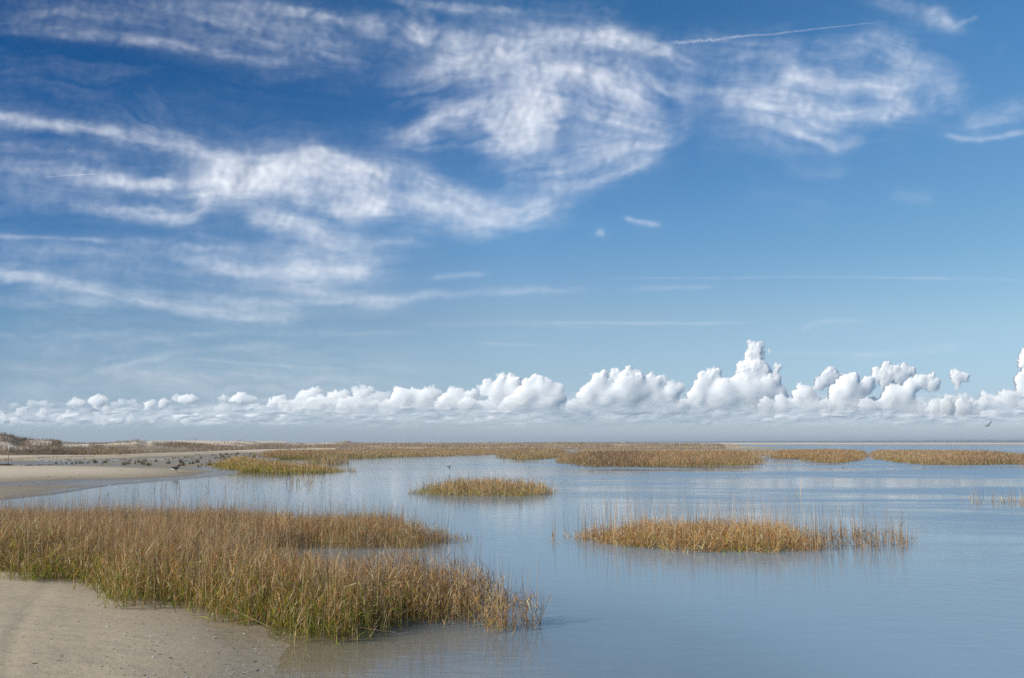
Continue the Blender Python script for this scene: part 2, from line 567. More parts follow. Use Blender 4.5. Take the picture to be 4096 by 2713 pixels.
def build_ground():
    th = np.concatenate([np.linspace(-math.pi, -0.75, 60)[:-1], np.linspace(-0.75, 0.75, 1000), np.linspace(0.75, math.pi, 60)[1:]])
    rr = np.concatenate([[0.05, 0.5, 1.0, 1.5, 2, 2.5], np.exp(np.linspace(math.log(3), math.log(750), 720)), np.exp(np.linspace(math.log(800), math.log(60000), 40))])
    T, Rr = np.meshgrid(th, rr)
    x, y = Rr * np.sin(T), Rr * np.cos(T)
    z, q = terrain(x, y)
    wet = 1 - sstep(0.015, 0.085, z + 0.03 * (fbm(x * 0.3, y * 0.3, 3, 4) - 0.5))
    onspit = sstep(-1.0, 1.0, sdist(x, y, P_SPIT))
    wet = wet * (1 - onspit) + onspit * (1 - sstep(0.05, 0.2, z + 0.03 * (fbm(x * 0.2, y * 0.6, 3, 4) - 0.5)))
    wet = np.maximum(wet, 0)
    inl = inside(x, y, P_MUD) & (sdist(x, y, P_SPIT) < 0.6) & (q['back'] < 1.5)
    wet = np.where(inl, np.maximum(wet, 0.52 + 0.4 * (fbm(x * 0.25, y * 0.1, 3, 7) - 0.3)), wet)
    bare = bare_mask(x, y, q)
    bk = q['back']
    pale = np.clip(np.where(bk > 0, sstep(0.12, 0.35, z), 0) + 0.5 * sstep(0.15, 0.26, z) * (sdist(x, y, P_SPIT) > 0) + sstep(0.3, 0.8, z) * (q['strip'] > 0), 0, 1)
    # the flat behind the marsh and the dunes carry dead grass litter
    Db = np.interp(q['X'], DBX, DBY)
    mead = np.where((bk > 4) & ((q['r'] > Db) | (q['X'] > 1340)), 1.0, 0.0)
    mead *= sstep(0.3, 0.5, fbm(x / 12, y / 12, 3, 12) + 0.15) * np.where(q['X'] > 2900, 0.2, 1)
    veg = np.clip(mead - bare, 0, 1)
    mesh_obj('ground', np.stack([x, y, z], -1).reshape(-1, 3), grid_faces(len(rr), len(th)), M_SAND, smooth=True,
             attrs=dict(wet=wet, pale=pale, litter=veg, mud=sstep(-2.0, 0.5, sdist(x, y, P_MUD))))['kind'] = 'structure'
    # water surface on the same kind of sheet
    th = np.concatenate([np.linspace(-math.pi, -0.75, 30)[:-1], np.linspace(-0.75, 0.75, 420), np.linspace(0.75, math.pi, 30)[1:]])
    rr = np.concatenate([[0.05, 1.5, 3], np.exp(np.linspace(math.log(3.4), math.log(750), 330)), np.exp(np.linspace(math.log(820), math.log(60000), 20))])
    T, Rr = np.meshgrid(th, rr)
    x, y = Rr * np.sin(T), Rr * np.cos(T)
    z, q = terrain(x, y)
    depth = sstep(0.0, 0.17, -z)
    X = q['X']
    wind = 0.04 + 0.7 * sstep(3000, 4300, X) * sstep(4, 14, Rr) + 0.75 * sstep(15, 30, Rr) * sstep(1700, 3000, X) + 0.25 * sstep(26, 60, Rr) * sstep(900, 1900, X)
    wind = wind * (0.55 + 0.45 * sstep(5, 16, Rr))
    wind = np.where(Rr > 120, 1.5, np.clip(wind, 0, 1.3))
    mesh_obj('water', np.stack([x, y, np.zeros_like(x)], -1).reshape(-1, 3), grid_faces(len(rr), len(th)), M_WATER, smooth=True,
             attrs=dict(depth=depth, wind=wind))['kind'] = 'structure'


build_ground()

# ------------------------------------------------------------------ grass
TAN = np.array([(0.47, 0.31, 0.155), (0.55, 0.40, 0.235), (0.38, 0.225, 0.10), (0.66, 0.52, 0.36), (0.24, 0.145, 0.07)])
GREY = np.array([(0.50, 0.39, 0.28), (0.38, 0.285, 0.20), (0.62, 0.51, 0.39)])
RUST = np.array([(0.42, 0.20, 0.055), (0.50, 0.26, 0.075), (0.30, 0.135, 0.05)])
OCHRE = np.array([(0.50, 0.31, 0.05), (0.54, 0.37, 0.09)])
GREEN = np.array([(0.16, 0.24, 0.022), (0.26, 0.36, 0.045), (0.32, 0.34, 0.045), (0.12, 0.17, 0.02)])
PURP = np.array([(0.22, 0.155, 0.125), (0.17, 0.115, 0.09), (0.27, 0.20, 0.16)])
DARK = np.array([(0.10, 0.07, 0.045), (0.07, 0.05, 0.035)])


def pick(pal, n):
    return pal[rng.integers(0, len(pal), n)]


def pickmix(pals, W):
    """pals list of palettes, W (n,k) weights -> (n,3)"""
    W = W / W.sum(1, keepdims=True)
    cum = np.cumsum(W, 1)
    r = rng.random(len(W))[:, None]
    k = (r > cum).sum(1).clip(0, len(pals) - 1)
    out = np.zeros((len(W), 3))
    for i, p in enumerate(pals):
        s = k == i
        out[s] = pick(p, s.sum())
    return out


def ribbons(root, d, L, bend, w, c0, c1, ns):
    """blade strips; root,d,bend (n,3)"""
    n = len(root)
    t = np.linspace(0, 1, ns + 1)
    P = root[:, None] + d[:, None] * (L[:, None] * t)[..., None] + bend[:, None] * (L[:, None] * t ** 2)[..., None]
    a = rng.random(n) * 2 * math.pi
    s = np.stack([np.cos(a), np.sin(a), np.zeros(n)], -1)
    s = s - d * (s * d).sum(1, keepdims=True)
    s /= np.linalg.norm(s, axis=1, keepdims=True) + 1e-9
    wid = w[:, None] * (1 - 0.85 * t ** 1.6)[None] * 0.5
    A = P - s[:, None] * wid[..., None]
    B = P + s[:, None] * wid[..., None]
    V = np.stack([A, B], 2).reshape(-1, 3)
    Cc = c0[:, None] * (1 - t)[None, :, None] + c1[:, None] * t[None, :, None]
    Cc = np.repeat(Cc, 2, axis=1).reshape(-1, 3)
    base = (np.arange(n) * (ns + 1) * 2)[:, None] + (np.arange(ns) * 2)[None]
    F = np.stack([base, base + 1, base + 3, base + 2], -1).reshape(-1, 4)
    return V, F, Cc


class Strips:
    def __init__(self):
        self.V, self.F, self.C, self.n = [], [], [], 0

    def add(self, *a):
        V, F, Cc = ribbons(*a)
        self.V.append(V)
        self.F.append(F + self.n)
        self.C.append(Cc)
        self.n += len(V)

    def build(self, name):
        return mesh_obj(name, np.concatenate(self.V), np.concatenate(self.F), M_BLADE, colors=np.clip(np.concatenate(self.C), 0.01, 0.8))


def unit(v):
    return v / (np.linalg.norm(v, axis=-1, keepdims=True) + 1e-9)


def scatter(poly, dens, edge, ns=1.0, seed=0, thr=0.0):
    P = np.asarray(poly)
    lo, hi = P.min(0), P.max(0)
    n = int((hi - lo).prod() * dens)
    p = lo + rng.random((n, 2)) * (hi - lo)
    jx = (fbm(p[:, 0] * ns, p[:, 1] * ns, 3, seed) - 0.5) * edge * 2.2
    s = sdist(p[:, 0], p[:, 1], P) + jx
    keep = (s > 0) & (rng.random(n) < np.clip(s / edge, 0.05, 1) ** 1.1)
    if thr:
        keep &= fbm(p[:, 0] * ns * 0.7, p[:, 1] * ns * 0.7, 3, seed + 3) > thr * rng.random(n) * 1.6
    return p[keep], s[keep]


def marsh(name, label, poly, dens, h, edge=0.4, leaves=4, tall=0.06, tallf=1.7, lean=0.12, w=0.0045, ns=4, green=0.3, ochre=0.15, rust=0.15, grey=0.25,
          purp=0.0, mess=0.3, seed=0, gfront=0.0, hvar=0.35, thr=0.0, wl=1.0, frontline=None, colour_fn=None, hfn=None, extra=None, bright=1.3):
    p, s = scatter(poly, dens, edge, 1.2, seed, thr)
    n = len(p)
    z, _ = terrain(p[:, 0], p[:, 1])
    hv = h * (1 - hvar / 2 + hvar * fbm(p[:, 0] * 0.9, p[:, 1] * 0.9, 3, seed + 5) * 1.2) * (0.62 + 0.38 * sstep(0, edge * 1.6, s))
    if hfn is not None:
        hv = hv * hfn(p[:, 0], p[:, 1])
    H = hv * (0.7 + 0.5 * rng.random(n))
    if frontline is not None:          # fresh low shoots along the open water side
        fd = seg_dist(p[:, 0], p[:, 1], frontline, closed=False)
        fg = np.exp(-(fd / gfront) ** 2) if gfront else np.zeros(n)
        H = H * (1 - 0.45 * fg * rng.random(n) ** 0.5)
    else:
        fg = np.zeros(n)
    S = Strips()
    root = np.stack([p[:, 0], p[:, 1], np.minimum(z, 0.35) - 0.02], -1)
    root[:, 2] = z - 0.02
    a = rng.random(n) * 2 * math.pi
    ln = np.abs(rng.normal(0, lean, n))
    d = unit(np.stack([np.cos(a) * ln, np.sin(a) * ln, np.ones(n)], -1))
    b = np.stack([np.cos(a), np.sin(a), -0.3 * np.ones(n)], -1) * (ln * rng.random(n) * 0.8)[:, None]
    cf = colour_fn(p[:, 0], p[:, 1]) if colour_fn else np.zeros(n)
    patch = fbm(p[:, 0] * 0.8, p[:, 1] * 0.8, 3, seed + 8)
    pals = [TAN, GREY, RUST, OCHRE, GREEN, PURP]

    def wts(hh, g):
        k = len(g)
        low = 1 - hh
        W = np.zeros((k, 6))
        W[:, 0] = 1.0
        W[:, 1] = grey * (0.4 + 1.3 * hh)
        W[:, 2] = rust * 1.5 * (0.5 + patch_k)
        W[:, 3] = ochre * 0.6 * (0.4 + low)
        W[:, 4] = green * 3.2 * low ** 1.6 * (0.3 + 1.6 * (patch_k > 0.5)) + g * 5 * low ** 0.7
        W[:, 5] = (purp * 3 + cf_k * 4) * (0.4 + hh)
        return W
    patch_k, cf_k = patch, cf
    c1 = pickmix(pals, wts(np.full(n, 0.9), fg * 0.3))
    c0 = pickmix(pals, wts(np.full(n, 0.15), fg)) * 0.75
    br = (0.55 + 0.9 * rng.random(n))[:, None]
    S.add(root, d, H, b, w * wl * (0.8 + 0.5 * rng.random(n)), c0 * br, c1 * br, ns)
    for k in range(leaves):
        idx = np.nonzero(rng.random(n) < 0.9)[0]
        m = len(idx)
        t = rng.random(m) ** 0.9 * 0.92
        rt = root[idx] + d[idx] * (H[idx] * t)[:, None] + b[idx] * (H[idx] * t * t)[:, None]
        a2 = rng.random(m) * 2 * math.pi
        up = rng.random(m) * (1.9 - mess) + 0.45
        flat = rng.random(m) < mess * 0.35
        up[flat] = rng.normal(0, 0.25, flat.sum())
        dd = unit(np.stack([np.cos(a2) * 0.5, np.sin(a2) * 0.5, up], -1))
        Lf = hv[idx] * (0.14 + 0.28 * rng.random(m))
        bb = np.stack([np.cos(a2) * 0.25, np.sin(a2) * 0.25, -0.25 - 0.5 * rng.random(m) * (1 + mess)], -1) * (0.6 * rng.random(m))[:, None]
        rt[:, 2] = np.maximum(rt[:, 2], z[idx] + 0.005)
        patch_k, cf_k = patch[idx], cf[idx]
        c = pickmix(pals, wts(np.clip(t + 0.1, 0, 1), fg[idx]))
        br = (0.5 + 0.95 * rng.random(m) ** 1.1)[:, None]
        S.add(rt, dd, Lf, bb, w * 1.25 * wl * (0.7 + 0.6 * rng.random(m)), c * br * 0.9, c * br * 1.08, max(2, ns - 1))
    if tall:
        idx = np.nonzero(rng.random(n) < tall)[0]
        m = len(idx)
        rt = root[idx] + rng.normal(0, 0.02, (m, 3)) * np.array([1, 1, 0])
        a2 = rng.random(m) * 2 * math.pi
        l2 = np.abs(rng.normal(0, 0.07, m))
        dd = unit(np.stack([np.cos(a2) * l2, np.sin(a2) * l2, np.ones(m)], -1))
        Ht = h * (1.1 + (tallf - 1.1) * rng.random(m) ** 1.3) * (0.75 + 0.25 * sstep(0, edge, s[idx]))
        bb = np.stack([np.cos(a2), np.sin(a2), -np.ones(m) * .3], -1) * (0.09 * rng.random(m))[:, None]
        c = pick(np.concatenate([TAN, GREY]), m) * (0.62 + 0.4 * rng.random(m))[:, None]
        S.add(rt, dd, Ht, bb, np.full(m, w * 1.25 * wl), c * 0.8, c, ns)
    if extra:
        extra(S)
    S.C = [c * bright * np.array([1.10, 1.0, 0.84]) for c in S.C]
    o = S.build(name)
    return tag(o, label, 'grass clump', kind='stuff')


def px(pts):
    a = np.array(pts, float)
    return at(a[:, 0], a[:, 1])


def fallen(S):
    """long snapped stalks lying over the front edge of the near patch"""
    q = [((1895, 2330), (1720, 2490)), ((1840, 2375), (1985, 2500)), ((905, 2438), (1095, 2520)), ((1020, 2485), (835, 2520)), ((700, 2440), (835, 2445)), ((1440, 2520), (1620, 2545)), ((1560, 2535), (1640, 2560)), ((240, 2270), (420, 2400)), ((1700, 2300), (1880, 2290))]
    for (a, b) in q:
        A = at(a[0], a[1], 0.12)
        B = at(b[0], b[1], 0.03)
        v = np.array([[B[0] - A[0], B[1] - A[1], -0.09]])
        L = np.linalg.norm(v, axis=1)
        c = pick(TAN, 1) * 1.1
        S.add(np.array([[A[0], A[1], 0.14]]), v / L[:, None], L, np.array([[0, 0, -0.02]]), np.array([0.008]), c, c, 3)


NEARP = [(-500, 2290), (0, 2330), (58, 2352), (214, 2392), (404, 2470), (672, 2515), (827, 2532), (998, 2552), (1142, 2577), (1355, 2578), (1608, 2560), (1760, 2527), (1912, 2514), (2064, 2500), (2150, 2497), (2155, 2425), (2100, 2385), (1800, 2378), (1400, 2358), (1150, 2310), (1080, 2260), (1250, 2212), (1600, 2196), (1835, 2185), (1832, 2145), (1700, 2120), (1400, 2104), (1000, 2096), (500, 2096), (0, 2096), (-500, 2096)]
FRONT = NEARP[1:10]


def near_h(x, y):
    # the shore side lobe stands a little higher than the tongue that runs out behind it
    return 1.0 - 0.12 * sstep(10.5, 13, y) - 0.1 * sstep(9.5, 8.5, y) * sstep(-1.5, 0.5, x)


marsh('marsh_grass', 'large foreground patch of brown and green marsh grass running from the sand out into the water at left', px(NEARP), 680, 0.55, edge=0.6, leaves=6, tall=0.2, tallf=1.7,
      w=0.0044, green=0.34, ochre=0.22, rust=0.16, grey=0.6, mess=0.55, seed=1, bright=1.12, gfront=0.85, frontline=px(FRONT), hfn=near_h, extra=fallen)

RIGHTP = [(2235, 2150), (2270, 2172), (2477, 2192), (2706, 2215), (2935, 2222), (3132, 2216), (3330, 2208), (3335, 2140), (3100, 2120), (2800, 2112), (2500, 2120), (2300, 2135)]
marsh('marsh_grass', 'tangled tan grass clump with tall thin stalks standing alone in the water at right', px(RIGHTP), 500, 0.56, edge=0.35, leaves=8, tall=0.2, tallf=2.2, w=0.0055, green=0.15,
      ochre=0.25, rust=0.32, grey=0.25, mess=1.0, seed=2, gfront=0.3, frontline=px(RIGHTP[2:6]), hvar=0.3, lean=0.3,
      hfn=lambda x, y: np.interp(xcol(x, y), [2260, 2450, 2560, 3120, 3330], [0.75, 0.8, 1, 1, 0.7]))
marsh('marsh_grass', 'thin row of sparse reddish stalks continuing right from the tangled clump', px([(3170, 2214), (3459, 2208), (3560, 2207), (3680, 2200), (3680, 2140), (3459, 2130), (3250, 2135)]), 190, 0.54, edge=0.15, leaves=4,
      tall=0.55, tallf=2.2, w=0.0065, green=0.05, rust=0.7, grey=0.2, purp=0.35, bright=1.0, mess=0.6, seed=4, thr=0.6)
marsh('marsh_grass', 'few loose dark stalks in the water left of the tangled clump', px([(2190, 2180), (2290, 2180), (2290, 2120), (2190, 2120)]), 50, 0.35, edge=0.1, leaves=3, tall=0.5, tallf=2.4, w=0.007, purp=0.3, seed=5)

MIDP = [(1632, 1972), (1700, 1986), (1850, 1990), (2000, 1991), (2130, 1990), (2255, 1985), (2262, 1965), (2150, 1950), (1900, 1946), (1720, 1950)]
marsh('marsh_grass', 'round green and brown grass islet alone in the middle of the lagoon', px(MIDP), 230, 0.60, edge=0.8, leaves=4, tall=0.16, tallf=1.75, w=0.009, ns=3, green=0.45, ochre=0.1,
      rust=0.2, grey=0.4, purp=0.08, seed=3, gfront=1.1, frontline=px(MIDP[0:6]), mess=0.4)
marsh('marsh_grass', 'stray stalks just off the right tip of the middle islet', px([(2250, 1990), (2310, 1990), (2310, 1960), (2250, 1955)]), 12, 0.4, edge=0.2, leaves=3, tall=0.3, w=0.009, ns=3, seed=6)

LP = [(850, 1872), (908, 1885), (1024, 1893), (1197, 1895), (1300, 1893), (1396, 1890), (1400, 1880), (1300, 1872), (1150, 1870), (1060, 1862), (1000, 1852), (930, 1852), (880, 1860)]
marsh('marsh_grass', 'low golden green grass clump at the tip of the sand spit', px(LP), 75, 0.50, edge=1.2, leaves=3, tall=0.08, w=0.016, ns=3, green=0.5, ochre=0.35, rust=0.3, grey=0.2, seed=7, gfront=2.5, frontline=px(LP[0:6]),
      hfn=lambda x, y: np.interp(xcol(x, y), [850, 1100, 1200, 1400], [1.2, 1.15, 0.85, 0.8]))
marsh('marsh_grass', 'small dark grass tuft behind the golden clump, ahead of the far marsh', px([(1225, 1856), (1395, 1856), (1397, 1848), (1330, 1845), (1225, 1849)]), 28, 0.75, edge=1.0, leaves=3, tall=0.1, w=0.02, ns=2, grey=0.6, purp=0.15, green=0.3, seed=8)

BACKP = [(1067, 1837), (1391, 1835), (1543, 1830), (1889, 1824), (1985, 1822), (2080, 1815), (2080, 1804), (1600, 1806), (1200, 1812), (1020, 1822)]
marsh('marsh_grass', 'long low band of brown marsh grass along the far bank left of centre', px(BACKP), 26, 0.64, bright=1.08, edge=2.0, leaves=3, tall=0.04, tallf=1.35, w=0.03, ns=2, green=0.3, ochre=0.10, rust=0.35, grey=0.99, seed=9, gfront=3.5, frontline=px(BACKP[0:5]))
FP = [(1970, 1830), (2048, 1846), (2110, 1846), (2190, 1838), (2255, 1834), (2300, 1822), (2280, 1808), (2000, 1808)]
marsh('marsh_grass', 'pale tan far clump with a rusty orange patch left of the tallest reeds', px(FP), 30, 0.9, bright=0.98, edge=1.8, leaves=3, tall=0.04, tallf=1.3, w=0.026, ns=2, green=0.2, ochre=0.07, rust=0.35, grey=1.10, seed=10, gfront=2, frontline=px(FP[0:5]))
marsh('marsh_grass', 'scattered short tufts fringing the water before the pale far clump', px([(2040, 1852), (2120, 1858), (2230, 1858), (2260, 1850), (2150, 1848), (2050, 1846)]), 10, 0.4, edge=0.5, leaves=3, tall=0.05, w=0.02, ns=2, seed=11, thr=0.5)
GP = [(2215, 1846), (2234, 1855), (2307, 1868), (2524, 1870), (2826, 1868), (3042, 1864), (3062, 1855), (3050, 1835), (2950, 1822), (2500, 1820), (2300, 1826)]
marsh('marsh_grass', 'broad tall reed bed with a dark purple brown middle facing the open water', px(GP), 75, 0.98, bright=0.98, edge=1.2, leaves=3, tall=0.04, tallf=1.3, w=0.017, ns=2, green=0.22, ochre=0.17, rust=0.3, grey=0.77, seed=12, gfront=1.6, frontline=px(GP[1:6]), hvar=0.22,
      colour_fn=lambda x, y: np.exp(-((xcol(x, y) - 2440) / 110) ** 2) * 0.9 * sstep(54, 58, y))
BRP = [(2290, 1822), (3060, 1826), (3200, 1822), (3200, 1806), (2290, 1804)]
marsh('marsh_grass', 'grey tan reeds filling the flat behind the tall reed bed', px(BRP), 24, 0.75, bright=1.08, edge=2.0, leaves=2, tall=0.03, w=0.032, ns=2, green=0.1, rust=0.25, grey=1.54, seed=13)
HP = [(3062, 1838), (3171, 1838), (3223, 1848), (3288, 1856), (3400, 1855), (3440, 1846), (3474, 1838), (3474, 1812), (3350, 1808), (3100, 1812)]
marsh('marsh_grass', 'reed bed with a rusty front tussock, between the tall bed and the right reeds', px(HP), 52, 0.88, bright=0.98, edge=1.0, leaves=3, tall=0.05, tallf=1.3, w=0.02, ns=2, green=0.15, ochre=0.10, rust=0.6, grey=0.99, seed=14, gfront=1.2, frontline=px(HP[0:6]))
IP = [(3480, 1838), (3591, 1855), (3720, 1862), (3894, 1863), (4045, 1859), (4300, 1862), (4300, 1832), (4100, 1828), (3900, 1818), (3700, 1813), (3480, 1811)]
marsh('marsh_grass', 'long brown reed bed at the right edge in front of the open inlet', px(IP), 62, 0.95, bright=0.98, edge=1.0, leaves=3, tall=0.05, tallf=1.3, w=0.018, ns=2, green=0.18, ochre=0.10, rust=0.35, grey=1.32, seed=15, gfront=1.4, frontline=px(IP[0:5]),
      colour_fn=lambda x, y: sstep(3800, 3950, xcol(x, y)) * 0.35, hfn=lambda x, y: np.interp(xcol(x, y), [3480, 3560, 3950, 4100], [1.0, 0.92, 1.0, 0.85]))
marsh('marsh_grass', 'short brown tuft at the right edge before the long reed bed', px([(4050, 1872), (4200, 1874), (4200, 1864), (4050, 1864)]), 60, 0.45, edge=0.5, leaves=3, tall=0.05, w=0.018, ns=2, rust=0.5, seed=0)
marsh('marsh_grass', 'bare leaning twiggy stalks in the water at the right margin', px([(3853, 2016), (3920, 2022), (4020, 2026), (4200, 2030), (4200, 1995), (3990, 1995), (3853, 2005)]), 30, 0.6, edge=0.2, leaves=3, tall=0.5, tallf=1.9, lean=0.3, w=0.013, ns=3, rust=0.3, grey=0.6, seed=1)
SP_ = [((3160, 1983), (3216, 1990), 16, 0.75, 'bunch of bare stalks in open water above the sparse red row'),
       ((3648, 1872), (3725, 1879), 9, 0.5, 'short dark stalks close in front of the long right reed bed'),
       ((2806, 1900), (2852, 1905), 7, 0.5, 'small stalk group below the tall reed bed, left of two'),
       ((2872, 1905), (2985, 1914), 5, 0.5, 'wider stalk group below the tall reed bed, right of two'),
       ((2395, 1914), (2435, 1920), 7, 0.5, 'tiny stalk group right of the middle islet top'),
       ((2600, 1884), (2660, 1890), 6, 0.4, 'few stalks right below the purple brown reeds'),
       ((3090, 1984), (3110, 1990), 8, 0.3, 'single short sprig left of the bare stalk bunch'),
       ((3290, 1935), (3380, 1950), 1.6, 0.4, 'two faint stalks in open water at right'),
       ((3500, 1998), (3535, 2006), 10, 0.3, 'short sprig in open water left of the margin twigs'),
       ((1130, 1925), (1265, 1945), 5, 0.6, 'pale yellow stalks below the golden clump'),
       ((1395, 1880), (1430, 1890), 14, 0.3, 'low stalks off the right end of the golden clump')]
for i, (a, b, dn, hh, lab) in enumerate(SP_):
    marsh('marsh_grass', lab, px([(a[0], b[1]), (b[0], b[1]), (b[0], a[1]), (a[0], a[1])]), dn, hh, edge=0.1, leaves=2, tall=0.4, tallf=1.6, lean=0.2, w=0.018, ns=3, grey=0.5, rust=0.2, seed=i)
marsh('marsh_grass', 'thin scatter of stalks in the shallows between the spit and the foreground patch', px([(640, 1935), (1350, 1905), (1500, 2000), (1650, 2090), (0, 2090), (0, 2010), (350, 1985)]), 2.2, 0.42, edge=0.5, leaves=3, tall=0.5, tallf=1.9, w=0.008, ns=3, green=0.3, grey=0.6, seed=3, thr=1.0)
marsh('marsh_grass', 'lone forked dark stalk off the right end of the foreground patch', px([(2140, 2505), (2168, 2505), (2168, 2480), (2140, 2480)]), 60, 0.4, edge=0.02, leaves=4, tall=0.5, tallf=1.3, lean=0.2, w=0.005, purp=0.6, seed=8)
marsh('marsh_grass', 'single dark stalk with long reflection below the foreground patch', px([(1735, 2632), (1752, 2632), (1752, 2618), (1735, 2618)]), 320, 0.30, edge=0.01, leaves=3, tall=0.0, lean=0.1, w=0.005, purp=0.9, seed=9)
marsh('marsh_grass', 'few green shoots poking from the water below the foreground patch', px([(1590, 2600), (1800, 2592), (1800, 2575), (1590, 2585)]), 30, 0.16, edge=0.03, leaves=4, tall=0.0, w=0.006, green=2.5, seed=10)


# dark stumps of dead cordgrass on the mud of the inlet: every tuft a thing
def tuft_mesh(seed):
    n = 26
    S = Strips()
    root = np.stack([rng.normal(0, 0.07, n), rng.normal(0, 0.07, n), np.full(n, -0.02)], -1)
    a = rng.random(n) * 2 * math.pi
    d = unit(np.stack([np.cos(a) * 0.45 * rng.random(n), np.sin(a) * 0.45 * rng.random(n), np.ones(n)], -1))
    c = pick(np.concatenate([DARK, PURP * 0.6, GREEN * 0.5]), n)
    S.add(root, d, 0.16 + 0.22 * rng.random(n), np.zeros((n, 3)), np.full(n, 0.03), c * 1.0, c * 1.4, 2)
    return S.build('dead_tuft')


TUFTS = [(223, 1856), (246, 1857), (262, 1855), (286, 1858), (305, 1855), (318, 1853), (327, 1855), (347, 1854), (354, 1854), (378, 1850), (381, 1853), (407, 1858), (418, 1852), (422, 1850), (494, 1861), (496, 1841), (510, 1858), (522, 1844), (540, 1857), (551, 1850), (571, 1858), (579, 1845), (590, 1863), (623, 1848), (672, 1856), (678, 1851), (689, 1832), (701, 1832), (711, 1833), (723, 1850), (729, 1855), (731, 1864), (739, 1832), (742, 1845), (752, 1831), (758, 1857), (766, 1834), (768, 1856), (787, 1848), (790, 1851), (795, 1869), (802, 1834), (807, 1860), (822, 1865), (837, 1847), (838, 1862), (786, 1820), (797, 1820), (850, 1823), (862, 1821), (880, 1822), (905, 1820), (925, 1821), (950, 1819), (975, 1822), (1000, 1819), (1024, 1823), (890, 1828), (915, 1830), (940, 1827), (965, 1831), (990, 1828), (1015, 1832), (1040, 1827), (870, 1836), (900, 1839)]
protos = [tuft_mesh(i) for i in range(3)]
def ordinal(n):
    one = ['', 'first', 'second', 'third', 'fourth', 'fifth', 'sixth', 'seventh', 'eighth', 'ninth', 'tenth', 'eleventh', 'twelfth', 'thirteenth', 'fourteenth', 'fifteenth', 'sixteenth', 'seventeenth', 'eighteenth', 'nineteenth']
    if n < 20:
        return one[n]
    return {20: 'twentieth', 30: 'thirtieth'}.get(n, {2: 'twenty', 3: 'thirty'}[n // 10] + '-' + one[n % 10])


ROWS = (('row nearest the spit', 1853, 3000), ('middle row', 1836, 1853), ('row nearest the dunes', 0, 1836))


def tuft_label(X, Y):
    for nm, a, b in ROWS:
        if a <= Y < b:
            k = sorted(p for p in TUFTS if a <= p[1] < b).index((X, Y)) + 1
            return 'dark dead mud tuft, %s from left in the %s' % (ordinal(k), nm)


for i, (X, Y) in enumerate(TUFTS):
    o = protos[i % 3] if i < 3 else protos[i % 3].copy()
    if i >= 3:
        COL.objects.link(o)
    q = at(X, Y)
    zz = float(terrain(np.array([q[0]]), np.array([q[1]]))[0][0])
    q = at(X, Y, max(zz, 0))
    o.location = (q[0], q[1], max(zz, 0))
    k = 0.45 + 0.85 * random.random() ** 1.4
    o.scale = (k * (1 + 0.8 * random.random()), k, k)
    o.rotation_euler = (0, 0, random.random() * 6)
    tag(o, tuft_label(X, Y), 'grass tuft', 'dark dead tufts on the inlet mud')


# dune and flat vegetation
def dune_veg():
    S = Strips()
    n = 190000
    th = np.arctan((rng.random(n) * 4500 - 300 - 2048) / 4 / FPX * CP)
    r = 84 * np.exp(rng.random(n) * math.log(420 / 84.0)) / np.cos(th)
    x, y = r * np.sin(th), r * np.cos(th)
    z, q = terrain(x, y)
    Db = np.interp(q['X'], DBX, DBY)
    bare = bare_mask(x, y, q)
    cl = fbm(x / 4, y / 4, 4, 10)
    dune = (y > Db - 3 + 6 * cl) & (q['back'] > 3) & (q['X'] < 2960)
    flat = (q['back'] > 5) & (q['X'] > 1290) & (q['X'] < 2960) & ~dune & (cl > 0.42)
    keep = (dune & (rng.random(n) > bare * 1.1) & (cl > 0.27)) | flat
    x, y, z, r = x[keep], y[keep], z[keep], r[keep]
    t = q['t'][keep]
    cl = cl[keep]
    fl = flat[keep]
    n = len(x)
    big = fbm(x / 14, y / 14, 3, 13)
    root = np.stack([x, y, z - 0.03], -1)
    a = rng.random(n) * 2 * math.pi
    l = 0.25 + 0.6 * rng.random(n)
    d = unit(np.stack([np.cos(a) * l, np.sin(a) * l, np.ones(n)], -1))
    H = (0.28 + 0.45 * rng.random(n)) * np.where(fl, 0.55, 0.6 + 1.0 * (big - 0.3))
    W = np.zeros((n, 6))
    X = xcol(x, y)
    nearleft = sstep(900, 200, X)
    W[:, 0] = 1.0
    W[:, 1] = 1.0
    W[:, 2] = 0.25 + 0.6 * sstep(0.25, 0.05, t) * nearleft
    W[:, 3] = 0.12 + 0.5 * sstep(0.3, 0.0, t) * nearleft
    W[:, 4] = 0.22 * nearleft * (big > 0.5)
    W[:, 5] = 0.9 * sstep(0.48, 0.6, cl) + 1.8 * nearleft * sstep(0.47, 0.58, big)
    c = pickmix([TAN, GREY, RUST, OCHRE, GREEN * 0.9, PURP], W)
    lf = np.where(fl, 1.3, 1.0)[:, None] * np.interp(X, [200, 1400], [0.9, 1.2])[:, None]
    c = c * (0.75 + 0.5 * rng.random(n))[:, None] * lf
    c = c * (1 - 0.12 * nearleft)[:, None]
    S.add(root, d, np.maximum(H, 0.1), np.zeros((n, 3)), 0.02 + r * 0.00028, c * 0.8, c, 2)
    # sea oats plumes on the crests
    k = np.nonzero((t > 0.8) & (rng.random(n) < 0.06))[0]
    m = len(k)
    a = rng.random(m) * 6.28
    d = unit(np.stack([np.cos(a) * .2, np.sin(a) * .2, np.ones(m)], -1))
    c = pick(TAN, m)
    S.add(root[k], d, 0.6 + 0.7 * rng.random(m), np.zeros((m, 3)), np.full(m, 0.022), c, c, 2)
    return tag(S.build('dune_grass'), 'dry tan and purple brown grass over the dunes and the flat behind the marsh', 'dune grass', kind='stuff')


dune_veg()


